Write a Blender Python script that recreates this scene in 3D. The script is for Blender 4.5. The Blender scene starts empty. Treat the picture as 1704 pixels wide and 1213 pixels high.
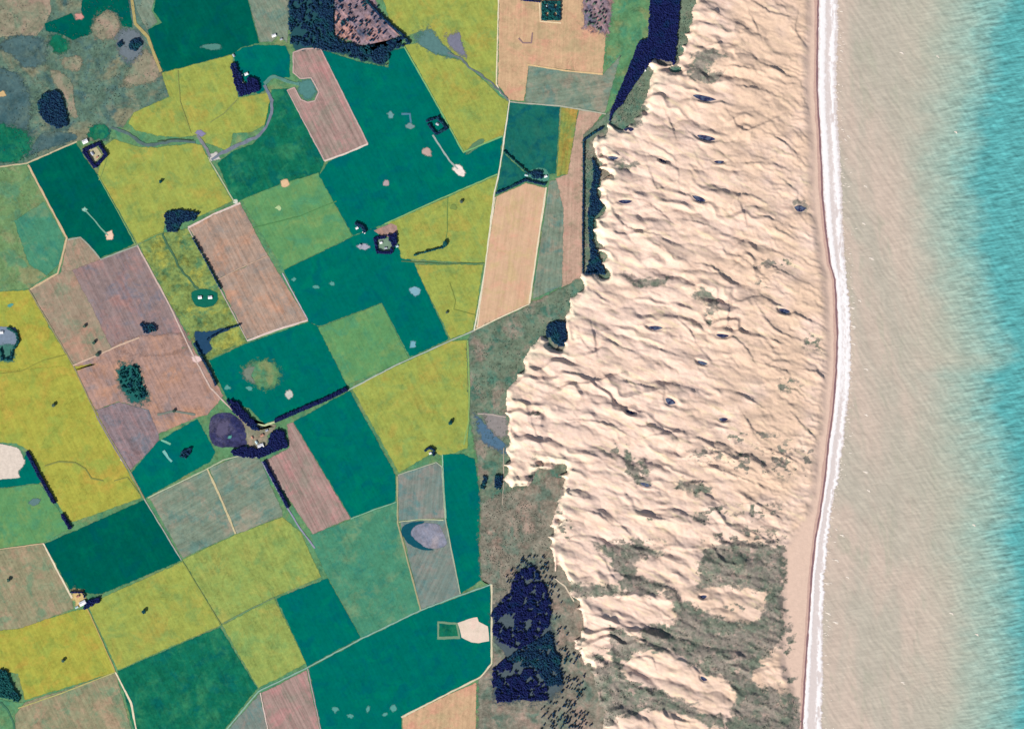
import bpy, math, random
import numpy as np
from mathutils import Vector

random.seed(7)
rng = np.random.default_rng(7)
S = bpy.context.scene
COL = S.collection
W, H, M = 1704.0, 1213.0, 4.0          # survey grid: 1 unit = 4 m on the ground

def gx(x): return (np.asarray(x, float) - W / 2) * M
def gy(y): return (H / 2 - np.asarray(y, float)) * M

# ------------------------------------------------------------------ camera, sky, sun, exposure
cam = bpy.data.cameras.new('camera')
camo = bpy.data.objects.new('camera', cam); COL.objects.link(camo)
ALT = 11000.0
camo.location = (0, 0, ALT)
cam.sensor_width = 36.0
cam.lens = 36.0 * ALT / (W * M) * 1.0
cam.clip_start = 10; cam.clip_end = 100000
S.camera = camo

world = bpy.data.worlds.new('World'); S.world = world; world.use_nodes = True
wn = world.node_tree; wn.nodes.clear()
sky = wn.nodes.new('ShaderNodeTexSky'); sky.sky_type = 'NISHITA'; sky.sun_disc = False
SUN_EL, SUN_AZ = 33.5, 218.0            # azimuth clockwise from +Y
sky.sun_elevation = math.radians(SUN_EL); sky.sun_rotation = math.radians(SUN_AZ)
bg = wn.nodes.new('ShaderNodeBackground'); bg.inputs[1].default_value = 0.07
wo = wn.nodes.new('ShaderNodeOutputWorld')
wn.links.new(sky.outputs[0], bg.inputs[0]); wn.links.new(bg.outputs[0], wo.inputs[0])

sl = bpy.data.lights.new('sun', 'SUN'); sl.energy = 4.4; sl.angle = math.radians(0.5); sl.color = (1.0, 0.96, 0.90)
so = bpy.data.objects.new('sun', sl); COL.objects.link(so)
a, e = math.radians(SUN_AZ), math.radians(SUN_EL)
sd = Vector((math.sin(a) * math.cos(e), math.cos(a) * math.cos(e), math.sin(e)))
so.rotation_euler = sd.to_track_quat('Z', 'Y').to_euler(); so.location = (0, 0, 3000)
S.view_settings.view_transform = 'Standard'; S.view_settings.look = 'None'
S.view_settings.exposure = 0.3; S.view_settings.gamma = 1.0; S.view_settings.use_curve_mapping = False
K = (1.08, 1.10, 1.12)                  # light reaching level ground, per channel, at this exposure

# ------------------------------------------------------------------ helpers
def lin(c):
    out = []
    for v, k in zip(c, K):
        v /= 255.0
        l = v / 12.92 if v <= 0.04045 else ((v + 0.055) / 1.055) ** 2.4
        out.append(min(l / k, 0.9))
    return (*out, 1.0)

def put(o, label=None, cat=None, group=None, kind=None, parent=None):
    COL.objects.link(o)
    if label: o['label'] = label
    if cat: o['category'] = cat
    if group: o['group'] = group
    if kind: o['kind'] = kind
    if parent: o.parent = parent
    return o

def mesh_obj(name, verts, faces, mat, smooth=False, **kw):
    me = bpy.data.meshes.new(name)
    me.from_pydata([tuple(map(float, v)) for v in verts], [], faces)
    me.materials.append(mat)
    if smooth: me.polygons.foreach_set('use_smooth', [True] * len(me.polygons))
    me.update()
    return put(bpy.data.objects.new(name, me), **kw)

def np_mesh(name, V, F, mat, smooth=False, attrs=None, **kw):
    """V (n,3), F (m,k) arrays of equal-size faces"""
    me = bpy.data.meshes.new(name)
    V = np.asarray(V, np.float32); F = np.asarray(F, np.int32)
    m, k = F.shape
    me.vertices.add(len(V)); me.vertices.foreach_set('co', V.ravel())
    me.loops.add(m * k); me.loops.foreach_set('vertex_index', F.ravel())
    me.polygons.add(m); me.polygons.foreach_set('loop_start', np.arange(0, m * k, k, dtype=np.int32))
    me.polygons.foreach_set('loop_total', np.full(m, k, np.int32))
    me.polygons.foreach_set('use_smooth', np.full(m, smooth))
    me.update(calc_edges=True)
    for an, arr in (attrs or {}).items():
        at = me.attributes.new(an, 'FLOAT', 'POINT'); at.data.foreach_set('value', np.asarray(arr, np.float32).ravel())
    me.materials.append(mat)
    return put(bpy.data.objects.new(name, me), **kw)

def inside(px, py, poly):
    r = np.zeros(np.shape(px), bool); n = len(poly)
    for i in range(n):
        x1, y1 = poly[i]; x2, y2 = poly[(i + 1) % n]
        if y1 == y2: continue
        c = ((y1 > py) != (y2 > py)) & (px < (x2 - x1) * (py - y1) / (y2 - y1) + x1)
        r ^= c
    return r

def seg_dist(px, py, pts, closed=False):
    d = np.full(np.shape(px), 1e9); n = len(pts)
    for i in range(n if closed else n - 1):
        x1, y1 = pts[i]; x2, y2 = pts[(i + 1) % n]
        dx, dy = x2 - x1, y2 - y1
        t = np.clip(((px - x1) * dx + (py - y1) * dy) / (dx * dx + dy * dy + 1e-9), 0, 1)
        d = np.minimum(d, np.hypot(px - x1 - t * dx, py - y1 - t * dy))
    return d

def sdist(px, py, poly):       # positive inside
    d = seg_dist(px, py, poly, True)
    return np.where(inside(px, py, poly), d, -d)

_perm = rng.permutation(4096)
_val = rng.random(4096) * 2 - 1
def vnoise(x, y, seed=0):
    xi = np.floor(x).astype(np.int64); yi = np.floor(y).astype(np.int64)
    fx = x - xi; fy = y - yi
    u = fx * fx * fx * (fx * (fx * 6 - 15) + 10); v = fy * fy * fy * (fy * (fy * 6 - 15) + 10)
    def h(i, j): return _val[_perm[(_perm[(i + seed * 131) & 4095] + j + seed * 57) & 4095]]
    return (h(xi, yi) * (1 - u) + h(xi + 1, yi) * u) * (1 - v) + (h(xi, yi + 1) * (1 - u) + h(xi + 1, yi + 1) * u) * v
def fbm(x, y, seed=0, o=4):
    r = 0; a = 1.0; t = 0
    for i in range(o):
        r = r + a * vnoise(x * 2 ** i, y * 2 ** i, seed + i * 7); t += a; a *= 0.5
    return r / t
def smooth(a, b, x):
    t = np.clip((x - a) / (b - a), 0, 1); return t * t * (3 - 2 * t)

# ------------------------------------------------------------------ materials
class NT:
    def __init__(s, name, rough=0.95, spec=0.1):
        s.m = bpy.data.materials.new(name); s.m.use_nodes = True
        s.t = s.m.node_tree; s.b = s.t.nodes['Principled BSDF']
        s.b.inputs['Roughness'].default_value = rough
        s.b.inputs['Specular IOR Level'].default_value = spec
        s.pos = s.n('ShaderNodeNewGeometry').outputs['Position']
    def n(s, t, **kw):
        x = s.t.nodes.new(t)
        for k, v in kw.items(): setattr(x, k, v)
        return x
    def l(s, a, b): s.t.links.new(a, b)
    def map(s, scale, ang=0.0, loc=None):
        loc = loc or (random.uniform(-90, 90), random.uniform(-90, 90), 0)
        v = s.pos
        if ang:
            r = s.n('ShaderNodeVectorRotate', rotation_type='Z_AXIS'); r.inputs['Angle'].default_value = ang
            s.l(v, r.inputs['Vector']); v = r.outputs[0]
        m = s.n('ShaderNodeMapping'); m.inputs['Scale'].default_value = scale; m.inputs['Location'].default_value = loc
        s.l(v, m.inputs['Vector']); return m.outputs[0]
    def noise(s, scale, ang=0.0, detail=3.0, rough=0.55, dist=0.0):
        if not isinstance(scale, tuple): scale = (scale, scale, 0.0)
        t = s.n('ShaderNodeTexNoise'); t.inputs['Scale'].default_value = 1.0
        t.inputs['Detail'].default_value = detail; t.inputs['Roughness'].default_value = rough; t.inputs['Distortion'].default_value = dist
        s.l(s.map(scale, ang), t.inputs['Vector']); return t.outputs[0]
    def rng(s, v, a, b, c=0.0, d=1.0, smooth=True):
        r = s.n('ShaderNodeMapRange', interpolation_type='SMOOTHSTEP' if smooth else 'LINEAR')
        for i, q in zip((1, 2, 3, 4), (a, b, c, d)): r.inputs[i].default_value = q
        s.l(v, r.inputs[0]); return r.outputs[0]
    def mix(s, f, a, b, mode='MIX'):
        m = s.n('ShaderNodeMix', data_type='RGBA', blend_type=mode)
        for sock, v in ((m.inputs[0], f), (m.inputs[6], a), (m.inputs[7], b)):
            if isinstance(v, (tuple, float, int)): sock.default_value = v
            else: s.l(v, sock)
        return m.outputs[2]
    def math(s, op, a, b=0.0):
        m = s.n('ShaderNodeMath', operation=op)
        for sock, v in zip(m.inputs, (a, b)):
            if isinstance(v, (float, int)): sock.default_value = v
            else: s.l(v, sock)
        return m.outputs[0]
    def scale(s, c, f):            # colour times a value
        m = s.n('ShaderNodeVectorMath', operation='SCALE'); s.l(c, m.inputs[0]) if not isinstance(c, tuple) else None
        if isinstance(c, tuple): m.inputs[0].default_value = c[:3]
        s.l(f, m.inputs['Scale']); return m.outputs[0]
    def attr(s, name):
        a = s.n('ShaderNodeAttribute', attribute_name=name); return a.outputs['Fac']
    def out(s, c, bump=None, bs=0.5, bd=1.0):
        s.l(c, s.b.inputs['Base Color'])
        if bump is not None:
            b = s.n('ShaderNodeBump'); b.inputs['Strength'].default_value = bs; b.inputs['Distance'].default_value = bd
            s.l(bump, b.inputs['Height']); s.l(b.outputs[0], s.b.inputs['Normal'])
        return s.m

# palette: base, second tone, third tone, patchiness, row strength, fine mottling
PAL = {
 'DG': ((0, 92, 80), (0, 108, 84), (0, 86, 88), .7, .05, .07),
 'TG': ((0, 110, 99), (0, 120, 98), (0, 100, 104), .8, .05, .06),
 'FG': ((20, 110, 84), (52, 130, 92), (10, 100, 92), .9, .08, .14),
 'YG': ((158, 169, 82), (172, 164, 80), (136, 160, 86), .9, .07, .10),
 'YY': ((170, 170, 74), (182, 162, 74), (152, 166, 76), .9, .07, .10),
 'LG': ((148, 166, 88), (164, 166, 88), (128, 160, 92), .9, .08, .12),
 'MG': ((98, 152, 98), (122, 156, 96), (84, 148, 106), .9, .06, .08),
 'GO': ((112, 146, 98), (142, 146, 106), (92, 140, 106), 1., .05, .16),
 'PB': ((194, 162, 142), (204, 160, 142), (166, 150, 126), .9, .10, .10),
 'GT': ((76, 142, 112), (112, 148, 112), (60, 134, 114), .9, .06, .10),
 'TN': ((160, 144, 124), (182, 144, 124), (132, 142, 118), .9, .12, .10),
 'TB': ((172, 148, 132), (196, 150, 124), (150, 140, 132), .8, .16, .10),
 'TM': ((150, 146, 116), (172, 148, 122), (120, 144, 114), .9, .12, .12),
 'PG': ((146, 128, 126), (170, 132, 126), (126, 124, 134), .9, .14, .10),
 'PT': ((172, 140, 128), (192, 146, 120), (148, 132, 130), .9, .14, .12),
 'PP': ((142, 126, 130), (160, 128, 128), (118, 122, 132), .9, .18, .14),
 'PK': ((164, 140, 132), (190, 138, 136), (146, 138, 126), .8, .20, .08),
 'PE': ((214, 178, 146), (222, 172, 144), (206, 180, 136), .8, .07, .05),
 'PX': ((206, 172, 136), (216, 160, 134), (190, 168, 130), .9, .07, .09),
 'GG': ((126, 142, 124), (156, 148, 130), (102, 136, 126), .9, .12, .12),
 'GB': ((124, 138, 130), (150, 142, 134), (100, 136, 134), .9, .12, .08),
 'PD': ((60, 62, 98), (92, 90, 116), (46, 50, 90), 1., .05, .30),
 'PN': ((140, 142, 158), (158, 150, 156), (112, 126, 144), 1., .08, .16),
 'RP': ((96, 124, 108), (136, 136, 112), (74, 106, 106), 1., .04, .22),
 'RS': ((112, 128, 108), (162, 142, 122), (88, 118, 100), 1., .04, .22),
 'SL': ((80, 108, 110), (100, 122, 112), (62, 94, 100), 1., .03, .16),
 'GR': ((96, 144, 100), (132, 146, 100), (76, 138, 106), 1., .05, .16),
 'ML': ((128, 148, 84), (164, 164, 78), (84, 126, 88), 1., .06, .26),
 'OL': ((150, 152, 76), (190, 150, 76), (116, 146, 84), .9, .14, .12),
 'TQ': ((30, 108, 96), (44, 112, 96), (14, 92, 100), .9, .06, .10),
 'SC': ((112, 128, 108), (150, 138, 124), (80, 122, 106), 1., .03, .22),
 'SD': ((134, 130, 116), (164, 142, 128), (104, 122, 108), 1., .03, .26),
 'BK': ((146, 126, 134), (190, 144, 134), (92, 100, 122), 1., .3, .34),
 'BT': ((146, 142, 120), (168, 144, 128), (118, 134, 112), 1., .05, .16),
 'SN': ((232, 212, 194), (238, 206, 190), (222, 206, 184), .8, .0, .05),
}
def field_mat(name, key, ang=None):
    base, c2, c3, patch, row, fine = PAL[key]; fine *= 1.35
    s = NT(name, 1.0, 0.0)
    A = math.radians(ang if ang is not None else 63)   # rows descend to the lower right unless told
    sc = random.uniform(.8, 1.25)
    c = s.mix(s.rng(s.noise(.0052 * sc, detail=4, rough=.62, dist=.5), .50, .66, 0, patch), lin(base), lin(c2))
    c = s.mix(s.rng(s.noise(.0075 * sc, detail=4, rough=.62, dist=.5), .50, .66, 0, patch), c, lin(c3))
    r = s.noise((.0016, .055, 0), A, detail=3, rough=.7)
    c = s.mix(s.rng(s.noise((.0028, .02, 0), A, detail=3, rough=.7), .52, .72, 0, min(.75, row * 4)), c, lin(c2))
    f = s.math('ADD', s.rng(r, .3, .7, 1 - row, 1 + row), s.rng(s.noise(.045, detail=5, rough=.75), .25, .75, -fine, fine))
    c = s.mix(s.rng(s.noise(.019, detail=4, rough=.7, dist=.8), .50, .66, 0, patch * .45), c, lin(c3))
    c = s.mix(s.rng(s.noise(.015, detail=4, rough=.7, dist=.8), .52, .68, 0, patch * .45), c, lin(c2))
    f = s.math('ADD', f, s.rng(s.noise(.012, detail=3, rough=.6), .3, .7, -fine * .7, fine * .7))
    ln = s.math('ABSOLUTE', s.math('SUBTRACT', s.noise(.0045 * sc, detail=5, rough=.6, dist=1.2), .5))
    f = s.math('SUBTRACT', f, s.rng(ln, 0.0, .014, min(.16, fine), 0.0))
    c = s.scale(c, f)
    return s.out(c, s.noise(.25, detail=2), .35, .6)

_lm = {}
def plain(name, col, var=.12, rough=1.0, spec=.0, sc=.05):
    k = (name, col)
    if k not in _lm:
        s = NT(name, rough, spec)
        c = s.scale(lin(col), s.math('ADD', s.rng(s.noise(sc, detail=4, rough=.7), .25, .75, 1 - var, 1 + var), 0.0))
        _lm[k] = s.out(c)
    return _lm[k]

# ------------------------------------------------------------------ flat pieces of land
def widen(p):        # carry shapes that meet the survey's edge on beyond it
    x, y = p
    if x <= 0: x = -90
    if y <= 0: y = -90
    if y >= 1213: y = 1303
    return (x, y)

def rough_edge(pts, closed=True, step=5.0, amp=.55):
    out = []; n = len(pts)
    for i in range(n if closed else n - 1):
        (x1, y1), (x2, y2) = pts[i], pts[(i + 1) % n]
        L = math.hypot(x2 - x1, y2 - y1); k = max(1, int(L / step))
        for j in range(k):
            t = j / k; x, y = x1 + (x2 - x1) * t, y1 + (y2 - y1) * t
            dx = float(vnoise(np.array(x * .16), np.array(y * .16), 3)) * amp
            dy = float(vnoise(np.array(x * .16 + 9), np.array(y * .16), 5)) * amp
            out.append((x + dx, y + dy))
    if not closed: out.append(pts[-1])
    return out

def curve(pts, n=6, closed=False):    # Catmull-Rom through the points
    out = []; N = len(pts)
    for i in range(N if closed else N - 1):
        p = [pts[(i + k) % N] if closed else pts[min(max(i + k, 0), N - 1)] for k in (-1, 0, 1, 2)]
        for j in range(n):
            t = j / n
            out.append(tuple(0.5 * (2 * p[1][q] + (p[2][q] - p[0][q]) * t + (2 * p[0][q] - 5 * p[1][q] + 4 * p[2][q] - p[3][q]) * t * t
                             + (3 * p[1][q] - p[0][q] - 3 * p[2][q] + p[3][q]) * t ** 3) for q in (0, 1)))
    if not closed: out.append(pts[-1])
    return out

LAYER = [0.4]
def slab(name, pts, mat, label=None, cat=None, group=None, z=None, amp=.55, kind='structure'):
    if z is None: LAYER[0] += 0.008; z = LAYER[0]
    P = rough_edge(pts, amp=amp); n = len(P)
    V = [(gx(x), gy(y), z) for x, y in P] + [(gx(x), gy(y), -.3) for x, y in P]
    F = [list(range(n))] + [[i, i + n, (i + 1) % n + n, (i + 1) % n] for i in range(n)]
    area = sum(P[i][0] * P[(i + 1) % n][1] - P[(i + 1) % n][0] * P[i][1] for i in range(n))
    if area > 0: F = [f[::-1] for f in F]      # y runs down on the survey
    return mesh_obj(name, V, F, mat, label=label, cat=cat, group=group, kind=kind)

def strip(name, pts, w, mat, label=None, cat=None, group=None, z=None, kind='structure', wob=.35, smoothit=False):
    if z is None: LAYER[0] += 0.006; z = LAYER[0]
    if smoothit: pts = curve(pts)
    P = rough_edge([widen(p) for p in pts], closed=False, step=6, amp=wob)
    V, F = [], []
    for i, (x, y) in enumerate(P):
        a = P[max(i - 1, 0)]; b = P[min(i + 1, len(P) - 1)]
        dx, dy = b[0] - a[0], b[1] - a[1]; L = math.hypot(dx, dy) or 1
        ww = w * (1 + .3 * float(vnoise(np.array(x * .11), np.array(y * .11), 8))) / 2
        nx, ny = -dy / L * ww, dx / L * ww
        V += [(gx(x + nx), gy(y + ny), z), (gx(x - nx), gy(y - ny), z), (gx(x + nx * 1.06), gy(y + ny * 1.06), -.3), (gx(x - nx * 1.06), gy(y - ny * 1.06), -.3)]
        if i:
            k = i * 4
            F += [[k - 4, k, k + 1, k - 3], [k - 2, k + 2, k, k - 4], [k - 3, k + 1, k + 3, k - 1]]
    return mesh_obj(name, V, [f[::-1] for f in F] if False else F, mat, label=label, cat=cat, group=group, kind=kind)

def feathered(m):
    # the cover thins out raggedly at its rim and the soil beneath shows through
    if m.get('feathered'): return m
    m['feathered'] = 1
    t = m.node_tree; N = t.nodes.new
    at = N('ShaderNodeAttribute'); at.attribute_name = 'fade'
    g = N('ShaderNodeNewGeometry'); nz = N('ShaderNodeTexNoise'); nz.inputs['Scale'].default_value = .035; nz.inputs['Detail'].default_value = 4; nz.inputs['Roughness'].default_value = .7
    t.links.new(g.outputs['Position'], nz.inputs['Vector'])
    r = N('ShaderNodeMapRange'); r.inputs[1].default_value = .25; r.inputs[2].default_value = .75; r.inputs[3].default_value = -.5; r.inputs[4].default_value = .5
    t.links.new(nz.outputs[0], r.inputs[0])
    ad = N('ShaderNodeMath'); ad.operation = 'ADD'; t.links.new(at.outputs['Fac'], ad.inputs[0]); t.links.new(r.outputs[0], ad.inputs[1])
    q = N('ShaderNodeMapRange'); q.interpolation_type = 'SMOOTHSTEP'; q.inputs[1].default_value = .2; q.inputs[2].default_value = .8; t.links.new(ad.outputs[0], q.inputs[0])
    t.links.new(q.outputs[0], t.nodes['Principled BSDF'].inputs['Alpha'])
    return m
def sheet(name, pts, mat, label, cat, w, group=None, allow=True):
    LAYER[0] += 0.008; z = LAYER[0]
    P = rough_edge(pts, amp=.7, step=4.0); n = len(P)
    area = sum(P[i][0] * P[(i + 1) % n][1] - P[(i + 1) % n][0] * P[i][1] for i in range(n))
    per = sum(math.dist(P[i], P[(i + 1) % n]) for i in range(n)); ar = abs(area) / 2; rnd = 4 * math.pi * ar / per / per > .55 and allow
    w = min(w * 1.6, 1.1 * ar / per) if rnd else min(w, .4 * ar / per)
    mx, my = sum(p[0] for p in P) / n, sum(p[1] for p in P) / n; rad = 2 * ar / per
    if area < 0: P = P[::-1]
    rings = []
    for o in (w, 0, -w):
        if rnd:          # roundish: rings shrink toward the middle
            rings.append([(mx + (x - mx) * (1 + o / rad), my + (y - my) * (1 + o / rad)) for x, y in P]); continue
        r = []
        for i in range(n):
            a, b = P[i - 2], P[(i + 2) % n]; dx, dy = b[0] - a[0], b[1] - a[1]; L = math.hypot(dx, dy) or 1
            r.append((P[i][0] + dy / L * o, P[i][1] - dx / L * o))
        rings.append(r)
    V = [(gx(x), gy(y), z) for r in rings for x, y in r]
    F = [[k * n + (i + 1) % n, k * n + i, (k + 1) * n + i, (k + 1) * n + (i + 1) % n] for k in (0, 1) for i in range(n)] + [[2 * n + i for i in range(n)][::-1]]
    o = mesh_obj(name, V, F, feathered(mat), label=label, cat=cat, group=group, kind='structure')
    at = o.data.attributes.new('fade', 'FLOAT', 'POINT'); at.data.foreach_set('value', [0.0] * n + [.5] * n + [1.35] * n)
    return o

# ground: one sheet to the horizon (land side), the sea bed side dips under the water
gm = field_mat('pasture', 'GR')
c = [(-60000, -60000), (2200, -60000), (2200, 60000), (-60000, 60000)]
mesh_obj('ground', [(x, y, 0) for x, y in c], [[0, 1, 2, 3]], gm, kind='structure', label='green pasture ground lying under and between the crop fields', cat='ground')

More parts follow.
